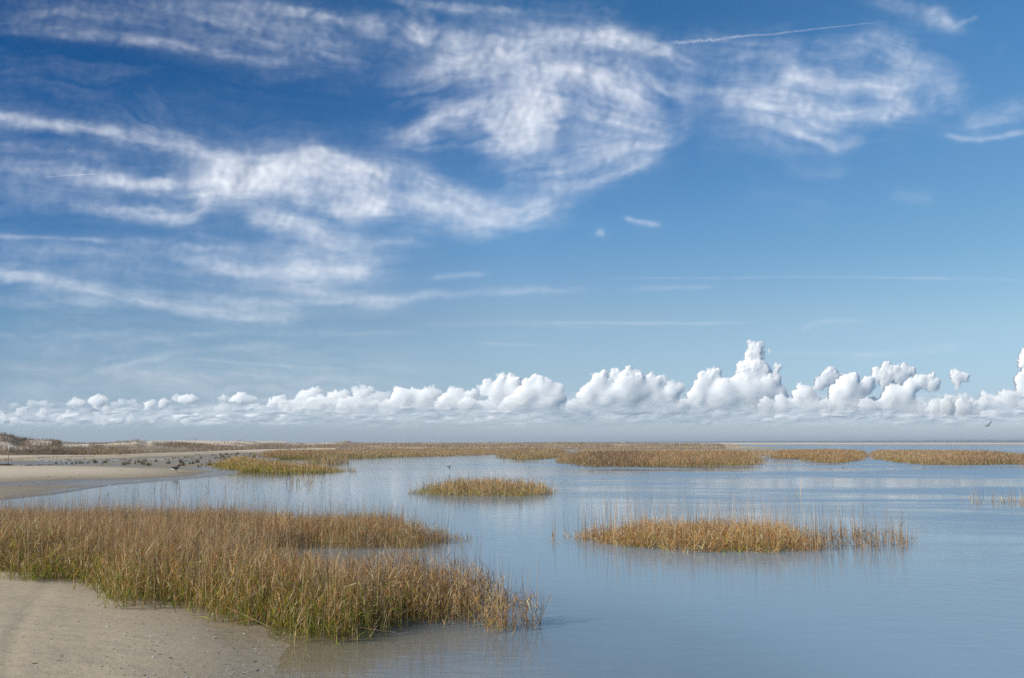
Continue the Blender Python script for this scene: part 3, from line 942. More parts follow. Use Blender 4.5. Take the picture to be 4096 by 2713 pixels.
def brush(name, label, lines, n, spread, size, pal):
    S = Strips()
    pts = []
    for ln in lines:
        P = px(ln)
        k = rng.random(n)
        i = (k * (len(P) - 1)).astype(int).clip(0, len(P) - 2)
        f = (k * (len(P) - 1) - i)[:, None]
        pts.append(P[i] * (1 - f) + P[i + 1] * f + rng.normal(0, 1, (n, 2)) * spread)
    p = np.concatenate(pts)
    keep = fbm(p[:, 0] / 2, p[:, 1] / 2, 3, 6) > 0.44
    p = p[keep]
    z, _ = terrain(p[:, 0], p[:, 1])
    m = len(p)
    a = rng.random(m) * 6.28
    d = unit(np.stack([np.cos(a), np.sin(a), 0.05 + 0.5 * rng.random(m)], -1))
    c = pick(pal, m)
    S.add(np.stack([p[:, 0], p[:, 1], np.maximum(z, 0)], -1), d, size * (0.5 + rng.random(m)), np.zeros((m, 3)), np.full(m, size * 0.09), c, c, 2)
    return tag(S.build(name), label, name.replace('_', ' '), kind='stuff')


def shift(pts, dz=0.35):
    """ground points given by where they show, lifted to the height of the upper beach"""
    return [(a, b) for a, b in pts]


brush('dead_brush', 'grey brown dead brush tangled along the foot of the dunes', [shift([(110, 1822), (200, 1827), (330, 1826)]), shift([(60, 1828), (180, 1826), (260, 1824)]), shift([(600, 1806), (900, 1803), (1400, 1797)])], 900, (1.3, 1.8), 0.7, np.concatenate([DARK, PURP, GREY * 0.7]))
brush('wrack_line', 'thin dark line of washed up stems across the pale upper beach and spit', [[(0, 1845), (60, 1842), (170, 1837), (330, 1833), (600, 1824)], [(20, 1874), (60, 1873)], [(60, 1878), (130, 1872), (210, 1866)], [(786, 1815), (900, 1816), (1060, 1815)]], 700, (0.5, 0.3), 0.22, DARK)


# ------------------------------------------------------------------ shells
def shell_mesh(name, size, col):
    """a cupped, ribbed half shell"""
    nr, na = 6, 14
    V = []
    for i in range(nr):
        for j in range(na):
            u = i / (nr - 1)
            a = math.pi * (0.08 + 0.84 * j / (na - 1))
            rad = u * (0.85 + 0.15 * math.sin(a))
            rib = 1 + 0.05 * math.cos(j * math.pi)
            V.append((rad * math.cos(a) * size, (rad * math.sin(a) * 0.9 - 0.35) * size, (0.30 * (1 - (1.7 * u - 0.8) ** 2) * rib) * size * 0.9))
    c = np.tile(np.array(col), (len(V), 1)) * (0.8 + 0.3 * np.repeat(np.linspace(0, 1, nr), na))[:, None]
    return mesh_obj(name, V, grid_faces(nr, na), M_SHELL, colors=np.clip(c, 0, 0.9), smooth=True)


SH = [(135, 2655, 0.045, (0.62, 0.40, 0.30), 'orange pink shell near the left corner of the sand'), (143, 2672, 0.03, (0.66, 0.42, 0.33), 'small salmon shell just below the orange pink shell'),
      (857, 2551, 0.036, (0.60, 0.42, 0.28), 'amber shell beside the grass edge'), (430, 2507, 0.032, (0.75, 0.72, 0.66), 'white shell at the grass edge, left of the amber shell'),
      (600, 2546, 0.034, (0.66, 0.6, 0.52), 'beige shell in mid sand below the grass'), (500, 2543, 0.030, (0.7, 0.62, 0.55), 'flat cream shell left of the beige shell'),
      (623, 2584, 0.045, (0.70, 0.69, 0.66), 'long white shell on the sand, largest white one'), (130, 2522, 0.026, (0.78, 0.75, 0.7), 'bright white chip alone on the left sand'),
      (975, 2536, 0.030, (0.6, 0.6, 0.6), 'grey white shell at the wet edge under the stems'), (1080, 2611, 0.034, (0.72, 0.66, 0.6), 'pale shell on the wet sand near the waterline'),
      (1020, 2596, 0.034, (0.45, 0.45, 0.46), 'blue grey shell on the wet sand'), (452, 2597, 0.022, (0.10, 0.07, 0.05), 'dark brown chip of shell on the dry sand'),
      (140, 2500, 0.020, (0.09, 0.065, 0.05), 'black fragment high on the left sand'), (245, 2626, 0.03, (0.16, 0.12, 0.09), 'dark curled fragment right of the orange pink shell')]
for X, Y, s, c, lab in SH:
    z = float(terrain(*[np.array([v]) for v in at(X, Y, 0.12)])[0][0])
    q = at(X, Y, z)
    o = shell_mesh('sea_shell', s * 0.62, c)
    o.location = (q[0], q[1], z - 0.001)
    o.rotation_euler = (random.uniform(-.2, .2), random.uniform(-.2, .2), random.random() * 6)
    tag(o, lab, 'shell')


def shell_grit():
    """countless shell chips"""
    V, F, Cc = [], [], []
    tri = np.array([(-1, -0.6, 0), (1, -0.5, 0.1), (0.7, 0.7, 0.25), (-0.6, 0.6, 0.3)])

    def chips(p, size, pal, zl=0.002):
        z, _ = terrain(p[:, 0], p[:, 1])
        n = len(p)
        a = rng.random(n) * 6.28
        s = size * (0.4 + rng.random(n) ** 2)
        q = tri[None] * s[:, None, None] * (0.7 + 0.6 * rng.random((n, 1, 3)))
        x = q[..., 0] * np.cos(a)[:, None] - q[..., 1] * np.sin(a)[:, None]
        y = q[..., 0] * np.sin(a)[:, None] + q[..., 1] * np.cos(a)[:, None]
        base = sum(len(v) for v in V)
        V.append(np.stack([x + p[:, :1], y + p[:, 1:], q[..., 2] + z[:, None] + zl], -1).reshape(-1, 3))
        F.append(np.arange(n * 4).reshape(n, 4) + base)
        Cc.append(np.repeat(pick(pal, n), 4, axis=0))
    white = np.array([(0.75, 0.72, 0.66), (0.62, 0.57, 0.5), (0.7, 0.55, 0.45), (0.5, 0.5, 0.5)])
    pal = np.concatenate([white, DARK])
    n = 2600
    p = at(rng.random(n) * 1250, 2400 + rng.random(n) * 330, 0.08)
    z, q = terrain(p[:, 0], p[:, 1])
    wetter = sstep(0.12, 0.0, z)
    k = (z > -0.05) & (rng.random(n) < 0.16 + 0.6 * wetter)
    chips(p[k], 0.0075, pal)
    n = 900
    p = at(150 + rng.random(n) * 560, 1842 - rng.random(n) * 9, 0.1)
    k = np.abs(p[:, 0] * 0 + rng.normal(0, 1, n)) < 3
    chips(p[k], 0.10, white)
    n = 160
    p = at(rng.random(n) * 900, 1880 + rng.random(n) * 50, 0.18)
    chips(p, 0.05, white)
    mesh = mesh_obj('shell_grit', np.concatenate(V), np.concatenate(F), M_SHELL, colors=np.concatenate(Cc))
    tag(mesh, 'countless small shell chips strewn on the wet sand and the far beach', 'shell grit', kind='stuff')


shell_grit()


# ------------------------------------------------------------------ marker stake
def empty(name, loc, rz=0.0):
    o = bpy.data.objects.new(name, None)
    COL.objects.link(o)
    o.location = loc
    o.rotation_euler = (0, 0, rz)
    return o


def lathe(prof, n=12, axis='z'):
    V, F = [], []
    for (h, r) in prof:
        for j in range(n):
            a = 2 * math.pi * j / n
            V.append((r * math.cos(a), r * math.sin(a), h) if axis == 'z' else (h, r * math.cos(a), r * math.sin(a)))
    for i in range(len(prof) - 1):
        for j in range(n):
            F.append((i * n + j, i * n + (j + 1) % n, (i + 1) * n + (j + 1) % n, (i + 1) * n + j))
    return np.array(V), np.array(F)


def stake():
    q = at(31, 1849, 0.15)
    z = float(terrain(np.array([q[0]]), np.array([q[1]]))[0][0])
    t = empty('marker_stake', (q[0], q[1], z))
    tag(t, 'thin upright marker stake with a pale tag standing on the spit at far left', 'stake')
    V, F = lathe([(-0.1, 0.022), (1.35, 0.02), (1.36, 0.0)])
    mesh_obj('post', V, F, plain_material('weathered_metal', (0.16, 0.15, 0.13)), t)
    V = [(-.035, -.03, .95), (.035, -.03, .95), (.035, -.022, .95), (-.035, -.022, .95), (-.035, -.03, 1.45), (.035, -.03, 1.45), (.035, -.022, 1.45), (-.035, -.022, 1.45)]
    F = [(0, 1, 5, 4), (1, 2, 6, 5), (2, 3, 7, 6), (3, 0, 4, 7), (4, 5, 6, 7), (0, 3, 2, 1)]
    mesh_obj('tag', V, F, plain_material('pale_plastic', (0.55, 0.62, 0.60)), t)


stake()


# ------------------------------------------------------------------ birds
def bird_colors(V, back, belly, head, split=0.0, hx=0.12, bill=None, bx=0.2, tail=None):
    c = np.tile(np.array(belly, float), (len(V), 1))
    c[V[:, 2] > split] = back
    c[V[:, 0] > hx] = head
    if bill is not None:
        c[V[:, 0] > bx] = bill
    if tail is not None:
        c[V[:, 0] < -0.2] = tail
    return c


def body_mesh(s=1.0, standing=False):
    """egg shaped trunk, neck, head and bill as one skin; x forward"""
    prof = [(-0.27, 0.004, 0.02, .05), (-0.22, 0.03, 0.015, .02), (-0.15, 0.06, 0.0, 0), (-0.06, 0.085, -0.01, 0), (0.03, 0.088, -0.005, 0), (0.10, 0.062, 0.015, 0), (0.135, 0.042, 0.04, 0), (0.165, 0.045, 0.055, 0), (0.19, 0.038, 0.058, 0), (0.21, 0.014, 0.05, 0), (0.25, 0.009, 0.046, 0), (0.275, 0.002, 0.04, 0)]
    if standing:
        prof = [(-0.20, 0.004, -0.02, 0), (-0.16, 0.03, -0.01, 0), (-0.09, 0.065, 0.0, 0), (0.0, 0.085, 0.01, 0), (0.06, 0.075, 0.035, 0), (0.095, 0.045, 0.085, 0), (0.115, 0.038, 0.13, 0), (0.135, 0.044, 0.16, 0), (0.165, 0.036, 0.165, 0), (0.185, 0.012, 0.155, 0), (0.235, 0.009, 0.14, 0), (0.265, 0.002, 0.13, 0)]
    n = 12
    V, F = [], []
    for (x, r, z, w) in prof:
        for j in range(n):
            a = 2 * math.pi * j / n
            V.append((x, (r * (0.85) + w) * math.cos(a), z + r * math.sin(a)))
    for i in range(len(prof) - 1):
        for j in range(n):
            F.append((i * n + j, i * n + (j + 1) % n, (i + 1) * n + (j + 1) % n, (i + 1) * n + j))
    return np.array(V) * s, np.array(F)


def wing_mesh(side, pts, s=1.0, th=0.008):
    """cambered, tapering wing; pts: list of (span, chord centre x, chord, height) along the spread arm"""
    V, F = [], []
    n = 6
    for k, (sp, cx, ch, h) in enumerate(pts):
        for j in range(n):
            u = j / (n - 1) - 0.5
            camber = 0.05 * ch * (1 - 4 * u * u)
            V.append((cx - u * ch, side * sp, h + camber))
        for j in reversed(range(n)):
            u = j / (n - 1) - 0.5
            camber = 0.05 * ch * (1 - 4 * u * u)
            V.append((cx - u * ch, side * sp, h + camber - th * (1 - abs(2 * u)) - 0.001))
    m = 2 * n
    for k in range(len(pts) - 1):
        for j in range(m):
            F.append((k * m + j, k * m + (j + 1) % m, (k + 1) * m + (j + 1) % m, (k + 1) * m + j))
    return np.array(V) * s, np.array(F)


def join(parts):
    V, F, Cc, n = [], [], [], 0
    for v, f, c in parts:
        V.append(v)
        F.append(f + n)
        Cc.append(c)
        n += len(v)
    return np.concatenate(V), np.concatenate(F), np.concatenate(Cc)


def flying(name, label, cat, loc, yaw, roll, pitch, s, lw, rw, back, belly, head, bill, wing, wingtip):
    bv, bf = body_mesh(s)
    parts = [(bv, bf, bird_colors(bv / s, back, belly, head, 0.02, 0.13, bill, 0.2))]
    for side, pts in ((1, lw), (-1, rw)):
        v, f = wing_mesh(side, pts, s)
        c = np.tile(np.array(wing, float), (len(v), 1))
        c[np.abs(v[:, 1]) > 0.45 * s * pts[-1][0] / 0.6] = wingtip
        parts.append((v, f, c))
    V, F, Cc = join(parts)
    o = mesh_obj(name, V, F, M_BIRD, colors=Cc, smooth=True)
    o.location = loc
    o.rotation_euler = (roll, pitch, yaw)
    return tag(o, label, cat)


up_l = [(0.03, 0.03, 0.13, 0.03), (0.14, 0.06, 0.15, 0.12), (0.26, 0.06, 0.14, 0.24), (0.38, 0.0, 0.11, 0.30), (0.50, -0.06, 0.07, 0.33), (0.60, -0.12, 0.02, 0.34)]
up_r = [(0.03, 0.03, 0.13, 0.03), (0.14, 0.06, 0.15, 0.07), (0.26, 0.05, 0.13, 0.11), (0.40, 0.0, 0.10, 0.13), (0.52, -0.06, 0.06, 0.14), (0.62, -0.12, 0.02, 0.145)]
WH, GY, BK = (0.78, 0.75, 0.70), (0.20, 0.20, 0.21), (0.03, 0.03, 0.035)
flying('gull', 'gull in flight with raised grey wings and cream belly above the right horizon', 'gull', at_r(3951, 1703, 62), math.radians(15), 0, 0, 0.95, [(a, b, c, h) for a, b, c, h in up_r], up_l,
       GY, (0.85, 0.75, 0.6), WH, (0.3, 0.2, 0.1), (0.6, 0.58, 0.55), (0.35, 0.35, 0.35))
flat_w = [(0.03, 0.03, 0.12, 0.03), (0.14, 0.06, 0.14, 0.05), (0.26, 0.05, 0.12, 0.03), (0.40, 0.0, 0.09, 0.0), (0.52, -0.06, 0.05, -0.03), (0.60, -0.1, 0.02, -0.05)]
down_w = [(0.03, 0.03, 0.12, 0.02), (0.12, 0.06, 0.14, -0.03), (0.2, 0.05, 0.12, -0.12), (0.28, 0.0, 0.09, -0.22), (0.33, -0.06, 0.05, -0.3), (0.36, -0.1, 0.02, -0.34)]
flying('shorebird', 'small dark headed shorebird skimming the lagoon behind the middle islet', 'bird', at_r(1796, 1867, 46), math.radians(200), 0, 0, 0.55, down_w, flat_w, (0.12, 0.1, 0.09), WH, (0.05, 0.04, 0.04), (0.2, 0.1, 0.05), (0.16, 0.15, 0.15), (0.1, 0.1, 0.1))
flying('gull', 'tiny pale gull flying low over the blue inlet far off at right', 'gull', at_r(3811, 1785, 150), math.radians(80), 0.3, 0, 0.9, up_l, up_r, GY, WH, WH, (0.3, 0.2, 0.1), (0.3, 0.32, 0.36), BK)
flying('gull', 'distant white gull high in the blue sky at the right edge', 'gull', at_r(4064, 292, 240), math.radians(30), 0.2, 0, 1.0, flat_w, flat_w, WH, WH, WH, (0.3, 0.2, 0.1), (0.7, 0.72, 0.75), (0.5, 0.5, 0.55))


def standing(label, X, Y, yaw, s, group):
    q = at(X, Y, 0.1)
    z = max(0.0, float(terrain(np.array([q[0]]), np.array([q[1]]))[0][0]))
    q = at(X, Y, z)
    bv, bf = body_mesh(1.0, True)
    bv = bv + np.array([0, 0, 0.17])
    c = np.tile(np.array(WH, float), (len(bv), 1))
    c[(bv[:, 2] > 0.215)] = (0.035, 0.03, 0.03)
    c[(bv[:, 0] > 0.178)] = (0.75, 0.13, 0.04)
    parts = [(bv, bf, c)]
    for side in (-1, 1):
        v, f = lathe([(0.0, 0.011), (0.09, 0.007), (0.14, 0.014), (0.17, 0.012)], 6)
        v = v + np.array([0.0 + 0.015 * side, 0.03 * side, 0])
        parts.append((v, f, np.tile(np.array((0.6, 0.42, 0.38)), (len(v), 1))))
        # folded wing against the flank
        v, f = wing_mesh(side, [(0.068, -0.02, 0.10, 0.15), (0.085, -0.05, 0.24, 0.19), (0.07, -0.06, 0.22, 0.24)], 1.0, 0.01)
        parts.append((v, f, np.tile(np.array((0.05, 0.04, 0.035)), (len(v), 1))))
    V, F, Cc = join(parts)
    o = mesh_obj('oystercatcher', V * s, F, M_BIRD, colors=Cc, smooth=True)
    o.location = (q[0], q[1], z)
    o.rotation_euler = (0, 0, yaw)
    return tag(o, label, 'bird', group)


standing('black and white oystercatcher on the spit, left of the close pair', 698, 1889, math.radians(25), 1.1, 'oystercatchers on the sand')
standing('black and white oystercatcher on the spit, right of the close pair', 705, 1891, math.radians(10), 1.15, 'oystercatchers on the sand')
standing('small distant oystercatcher on the mud flat, left of the far two', 860, 1840, math.radians(15), 0.95, 'oystercatchers on the sand')
standing('small distant oystercatcher on the mud flat, right of the far two', 880, 1840, math.radians(60), 0.95, 'oystercatchers on the sand')


def floating():
    q = at(3373, 1873)
    v, f = body_mesh(0.45, True)
    c = np.tile(np.array((0.14, 0.12, 0.11)), (len(v), 1))
    c[v[:, 2] > 0.05] = (0.05, 0.05, 0.05)
    o = mesh_obj('duck', v + np.array([0, 0, 0.015]), f, M_BIRD, colors=c, smooth=True)
    o.location = (q[0], q[1], 0)
    o.rotation_euler = (0, 0, 2.4)
    tag(o, 'tiny dark duck afloat below the rusty reed bed', 'duck')


floating()


# ------------------------------------------------------------------ far shore woods
def woods():
    ico = None
    import bmesh
    bm = bmesh.new()
    bmesh.ops.create_icosphere(bm, subdivisions=1, radius=1)
    iv = np.array([v.co[:] for v in bm.verts])
    fi = np.array([[v.index for v in f.verts] for f in bm.faces])
    bm.free()
    n = 2600
    th = np.arctan((rng.random(n) * 2500 + 2150 - 2048) / 4 / FPX * CP)
    r = 4300 + rng.random(n) * 350
    X = xcol(r * np.sin(th), r * np.cos(th))
    top = np.interp(X, [2150, 2600, 2900, 3300, 4096, 4600], [3, 5.5, 8.0, 9.5, 12, 13]) * (0.8 + 0.35 * rng.random(n) + 0.25 * (fbm(X / 40, X * 0, 3, 2) - 0.5))
    sx = 5 + 5 * rng.random(n)
    jit = 1 + 0.35 * (rng.random((n, len(iv), 1)) - 0.5)
    V = iv[None] * jit * np.stack([sx, sx, top * 0.5], -1)[:, None] + np.stack([r * np.sin(th), r * np.cos(th), top * 0.5], -1)[:, None]
    F = (fi[None] + (np.arange(n) * len(iv))[:, None, None]).reshape(-1, 3)
    c = np.repeat(np.array([(0.045, 0.06, 0.035)]) * (0.7 + 0.7 * rng.random((n, 1))), len(iv), axis=0)
    o = mesh_obj('distant_woods', V.reshape(-1, 3), F, tint_material('woods', 0.9), colors=c)
    tag(o, 'hazy blue grey woods on the far shore along the right horizon', 'woods', kind='stuff')


woods()


# ------------------------------------------------------------------ haze
def haze():
    m, nt, out = new_mat('haze')
    v = node(nt, 'ShaderNodeVolumePrincipled')
    v.inputs['Color'].default_value = (0.80, 0.90, 1.0, 1)
    v.inputs['Density'].default_value = HAZE
    v.inputs['Anisotropy'].default_value = 0.1
    nt.links.new(v.outputs[0], out.inputs['Volume'])
    x, y0, y1, z0, z1 = 5200, -60, 5200, -6, 16
    V = [(-x, y0, z0), (x, y0, z0), (x, y1, z0), (-x, y1, z0), (-x, y0, z1), (x, y0, z1), (x, y1, z1), (-x, y1, z1)]
    F = [(0, 3, 2, 1), (4, 5, 6, 7), (0, 1, 5, 4), (1, 2, 6, 5), (2, 3, 7, 6), (3, 0, 4, 7)]
    o = mesh_obj('haze', V, F, m)
    o['kind'] = 'stuff'


HAZE = 0.00030
if HAZE:
    haze()


def blur(a, s):
    r = int(3 * s) + 1
    k = np.exp(-0.5 * (np.arange(-r, r + 1) / s) ** 2)
    k /= k.sum()
    p = np.pad(a, r, mode='edge')
    p = sum(k[i] * p[i:i + a.shape[0]] for i in range(2 * r + 1))
    return sum(k[i] * p[:, i:i + a.shape[1]] for i in range(2 * r + 1))


# ------------------------------------------------------------------ cirrus
def cirrus():
    Hc = 8000.0
    xs = np.arange(-140, 2510, 2.0)
    ys = np.arange(-90, 984, 2.1)
    GX, GY_ = np.meshgrid(xs, ys)
    wx = GX + 24 * (fbm(GX / 140, GY_ / 70, 4, 1) - 0.5) * 2 + 22 * (fbm(GX / 44, GY_ / 14, 5, 2, 0.6) - 0.5)
    wy = GY_ + 15 * (fbm(GX / 150, GY_ / 80, 4, 3) - 0.5) * 2 + 22 * (fbm(GX / 62, GY_ / 15, 5, 4, 0.6) - 0.5)
    ST = [
        ([(-60, 60), (120, 72), (250, 85), (380, 105), (500, 125), (620, 142), (720, 150)], 9, .34), ([(280, 88), (400, 104), (490, 122)], 5, .3),
        ([(-60, 30), (150, 20), (350, 45), (550, 85), (750, 125), (900, 150)], 30, .22), ([(300, -10), (500, 30), (700, 90), (820, 130)], 22, .18),
        ([(480, -10), (620, 18), (740, 35), (820, 50), (900, 62)], 15, .42), ([(630, 15), (700, 28), (760, 40)], 13, .35), ([(880, -4), (1050, 12), (1230, 34)], 9, .42),
        ([(800, 60), (900, 75), (1000, 100), (1150, 110)], 18, .2), ([(945, 58), (985, 88), (1060, 85), (1200, 100), (1310, 106)], 13, .45), ([(948, 55), (965, 72), (985, 98)], 8, .35),
        ([(1180, 72), (1300, 80), (1400, 80), (1500, 112), (1610, 158)], 18, .6), ([(1370, 70), (1480, 85), (1560, 120)], 14, .35), ([(900, 170), (1000, 160), (1100, 140), (1180, 138), (1240, 168), (1340, 172), (1430, 204), (1500, 240), (1545, 290)], 22, .56),
        ([(1040, 165), (1200, 185), (1300, 205)], 10, .35), ([(1200, 135), (1330, 150), (1430, 190)], 16, .3), ([(870, 320), (960, 312), (1010, 275), (1090, 262), (1200, 222), (1280, 214)], 20, .5), ([(1000, 280), (1040, 262), (1090, 268)], 9, .4),
        ([(1130, 330), (1190, 300), (1260, 278), (1310, 285)], 40, .75), ([(1180, 262), (1240, 240), (1290, 250)], 24, .5), ([(1090, 348), (1180, 350), (1250, 335)], 14, .4), ([(1400, 258), (1490, 288), (1550, 312)], 17, .5),
        ([(1250, 405), (1350, 365), (1450, 345), (1545, 330)], 26, .36), ([(1240, 425), (1340, 430), (1450, 390), (1530, 342)], 11, .34), ([(1150, 400), (1230, 390), (1300, 350)], 40, .2), ([(1050, 120), (1250, 110), (1500, 180)], 40, .18),
        ([(390, 425), (520, 408), (640, 398), (740, 400), (830, 425), (890, 452)], 34, .74), ([(430, 440), (600, 430), (760, 470)], 30, .5), ([(560, 385), (660, 372), (760, 362), (850, 395), (900, 440)], 16, .6), ([(740, 485), (830, 490), (905, 462)], 20, .75),
        ([(900, 452), (1000, 480), (1100, 508), (1200, 497), (1330, 462)], 24, .56), ([(950, 470), (1080, 478), (1180, 470)], 30, .25), ([(850, 382), (950, 402), (1050, 450), (1150, 482)], 15, .32),
        ([(-80, 270), (150, 295), (300, 315), (430, 345), (530, 378), (610, 395)], 12, .58), ([(-60, 262), (60, 280), (190, 300)], 7, .3), ([(330, 285), (360, 305), (470, 330)], 12, .25), ([(-60, 330), (120, 340), (280, 366)], 10, .2),
        ([(-80, 375), (130, 390), (250, 411), (350, 428), (430, 405)], 14, .42), ([(240, 408), (330, 424), (400, 418)], 9, .45), ([(190, 468), (300, 486), (400, 502), (450, 492), (470, 460), (420, 432)], 12, .5), ([(330, 490), (430, 498)], 9, .3),
        ([(-60, 440), (150, 450), (300, 470)], 24, .12), ([(560, 508), (650, 515), (760, 542)], 14, .6), ([(600, 520), (780, 580), (880, 602)], 15, .28), ([(700, 540), (850, 560), (990, 545)], 18, .2),
        ([(400, 598), (550, 620), (700, 632), (800, 626), (860, 618)], 14, .42), ([(640, 625), (740, 620), (850, 630)], 14, .45), ([(400, 600), (700, 600), (960, 615)], 46, .16), ([(200, 580), (350, 575), (560, 590)], 20, .12),
        ([(-60, 622), (100, 650), (200, 668), (300, 682)], 11, .5), ([(270, 668), (400, 700), (550, 725), (710, 734)], 12, .38), ([(400, 690), (550, 705), (700, 715)], 18, .2), ([(470, 685), (700, 700), (900, 690), (1050, 680), (1250, 672), (1400, 664)], 7, .34),
        ([(630, 652), (800, 690), (930, 700)], 18, .28), ([(-60, 547), (130, 553), (270, 558)], 4, .32), ([(240, 558), (500, 570)], 10, .14), ([(-60, 702), (300, 695)], 9, .2), ([(-60, 560), (200, 600), (400, 640)], 30, .1),
        ([(1790, 195), (1850, 172), (1950, 195), (2050, 188), (2150, 178)], 19, .5), ([(1800, 180), (1850, 175), (1890, 200)], 14, .3), ([(1630, 242), (1750, 230), (1850, 242), (1950, 256), (2060, 262), (2135, 255)], 17, .52), ([(1640, 215), (1780, 215), (1900, 235)], 22, .22),
        ([(1940, 110), (2040, 100), (2120, 150), (2190, 190), (2170, 250)], 24, .26), ([(2040, 205), (2090, 235), (2130, 268)], 13, .42), ([(2050, 120), (2110, 175), (2080, 220)], 22, .25), ([(1815, 288), (1880, 318), (1942, 352)], 6, .42),
        ([(1815, 290), (1880, 312), (1950, 328), (2005, 308)], 9, .3), ([(1700, 260), (1850, 280), (1960, 290)], 16, .28), ([(1545, 180), (1600, 235), (1560, 300)], 22, .18), ([(1470, 150), (1530, 205), (1600, 205), (1700, 215)], 10, .3),
        ([(1560, 100), (1700, 120), (1850, 125)], 26, .16), ([(1600, 290), (1800, 320), (1990, 350)], 30, .1), ([(2180, 308), (2250, 322), (2420, 300)], 5, .42), ([(2230, 300), (2300, 272), (2440, 240)], 18, .36),
        ([(1980, -10), (2100, 28), (2170, 42), (2240, 62)], 13, .26), ([(2125, 44), (2165, 28), (2215, 58)], 8, .36), ([(2200, 62), (2250, 42), (2262, 34)], 4, .25), ([(1440, 502), (1480, 514), (1535, 519)], 5, .45), ([(1375, 536), (1400, 538)], 7, .38),
        ([(995, 642), (1060, 636), (1130, 632)], 5, .28), ([(1340, 646), (1700, 641), (2000, 641), (2310, 643)], 1.6, .24), ([(1440, 669), (1560, 664), (1660, 659)], 4, .22), ([(1190, 745), (1500, 747), (1760, 745)], 2.6, .32), ([(950, 752), (1200, 750), (1400, 760)], 4, .14),
        ([(1840, 766), (1900, 745), (2010, 745)], 5, .18), ([(1100, 795), (1270, 798)], 2, .22), ([(250, 866), (300, 845), (400, 830)], 7, .2), ([(430, 828), (600, 842), (840, 858)], 2.2, .2), ([(-60, 848), (200, 862), (520, 892)], 12, .16), ([(1740, 815), (2060, 820)], 3, .18), ([(1950, 830), (2250, 798)], 8, .12),
        ([(-60, 775), (330, 772)], 7, .14), ([(300, 765), (700, 772), (1000, 770)], 5, .14), ([(-60, 800), (300, 820), (700, 850), (1100, 870)], 50, .13), ([(-60, 880), (400, 905), (900, 900)], 30, .14), ([(480, 800), (700, 800)], 6, .14), ([(500, 862), (800, 880)], 3, .14), ([(300, 790), (620, 750)], 6, .1),
        ([(2000, 640), (2400, 650)], 2, .15), ([(1700, 440), (1950, 500)], 30, .05), ([(1800, 380), (1900, 400), (1960, 385)], 12, .1), ([(2050, 440), (2160, 460)], 14, .1),
        ([(1340, 240), (1420, 300), (1400, 380)], 60, .3), ([(1300, 200), (1380, 230)], 30, .2), ([(200, 300), (700, 400), (1100, 480)], 90, .10), ([(1000, 120), (1300, 200), (1500, 330)], 110, .12), ([(1600, 180), (1900, 200), (2250, 180)], 90, .12), ([(-80, 640), (400, 690), (900, 650)], 80, .10), ([(-80, 380), (300, 430)], 50, .12), ([(400, 60), (900, 100), (1300, 60)], 70, .10)]
    D = np.zeros_like(GX)
    fxs, fys, ftx, fty, fw = [], [], [], [], []
    for pts, w, I in ST:
        P = np.array(pts, float)
        # smooth polyline
        tt = np.linspace(0, len(P) - 1, 10 * (len(P) - 1) + 1)
        i = np.clip(tt.astype(int), 0, len(P) - 2)
        f = tt - i
        Pm = np.vstack([2 * P[0] - P[1], P, 2 * P[-1] - P[-2]])
        p0, p1, p2, p3 = Pm[i], Pm[i + 1], Pm[i + 2], Pm[i + 3]
        f = f[:, None]
        Q = 0.5 * (2 * p1 + (p2 - p0) * f + (2 * p0 - 5 * p1 + 4 * p2 - p3) * f ** 2 + (3 * p1 - p0 - 3 * p2 + p3) * f ** 3)
        Tg = np.gradient(Q, axis=0)
        Tg /= np.linalg.norm(Tg, axis=1, keepdims=True) + 1e-9
        fxs.append(Q[::3, 0]); fys.append(Q[::3, 1]); ftx.append(Tg[::3, 0]); fty.append(Tg[::3, 1]); fw.append(np.full(len(Q[::3]), 1.0 if w < 60 else 0.1))
        m = w * 3.2 + 30
        jx = (xs > Q[:, 0].min() - m) & (xs < Q[:, 0].max() + m)
        jy = (ys > Q[:, 1].min() - m) & (ys < Q[:, 1].max() + m)
        if not jx.any() or not jy.any():
            continue
        sl = np.ix_(jy, jx)
        ax, ay = wx[sl], wy[sl]
        k = min(1.0, w / 14.0)
        ax = GX[sl] * (1 - k) + ax * k
        ay = GY_[sl] * (1 - k) + ay * k
        best = np.full(ax.shape, 1e9)
        bt = np.zeros(ax.shape)
        n = len(Q)
        for q in range(n - 1):
            a, b = Q[q], Q[q + 1]
            ab = b - a
            L2 = ab @ ab + 1e-9
            t = np.clip(((ax - a[0]) * ab[0] + (ay - a[1]) * ab[1]) / L2, 0, 1)
            d = (ax - a[0] - t * ab[0]) ** 2 + (ay - a[1] - t * ab[1]) ** 2
            s = d < best
            best = np.where(s, d, best)
            bt = np.where(s, (q + t) / (n - 1), bt)
        fade = sstep(0, 0.18, bt) * sstep(1.0, 0.82, bt)
        fade = 0.15 + 0.85 * fade
        prof = np.exp(-best / (2 * (w * 0.9) ** 2)) * fade * I
        D[sl] = 1 - (1 - D[sl]) * (1 - prof)
    # direction field and fibres combed along it
    sx = np.concatenate(fxs); sy = np.concatenate(fys); tx = np.concatenate(ftx); ty = np.concatenate(fty); sw = np.concatenate(fw)
    cx, cyy = xs[::10], ys[::10]
    CX, CY = np.meshgrid(cx, cyy)
    U = np.full(CX.shape, 0.02)
    Vv = np.full(CX.shape, 0.001)
    for a, b, c, d, e in zip(sx, sy, tx, ty, sw):
        if c < 0:
            c, d = -c, -d
        g = e * np.exp(-((CX - a) ** 2 + (CY - b) ** 2) / (2 * 30.0 ** 2))
        U += g * c
        Vv += g * d
    Ln = np.hypot(U, Vv)
    U /= Ln
    Vv /= Ln

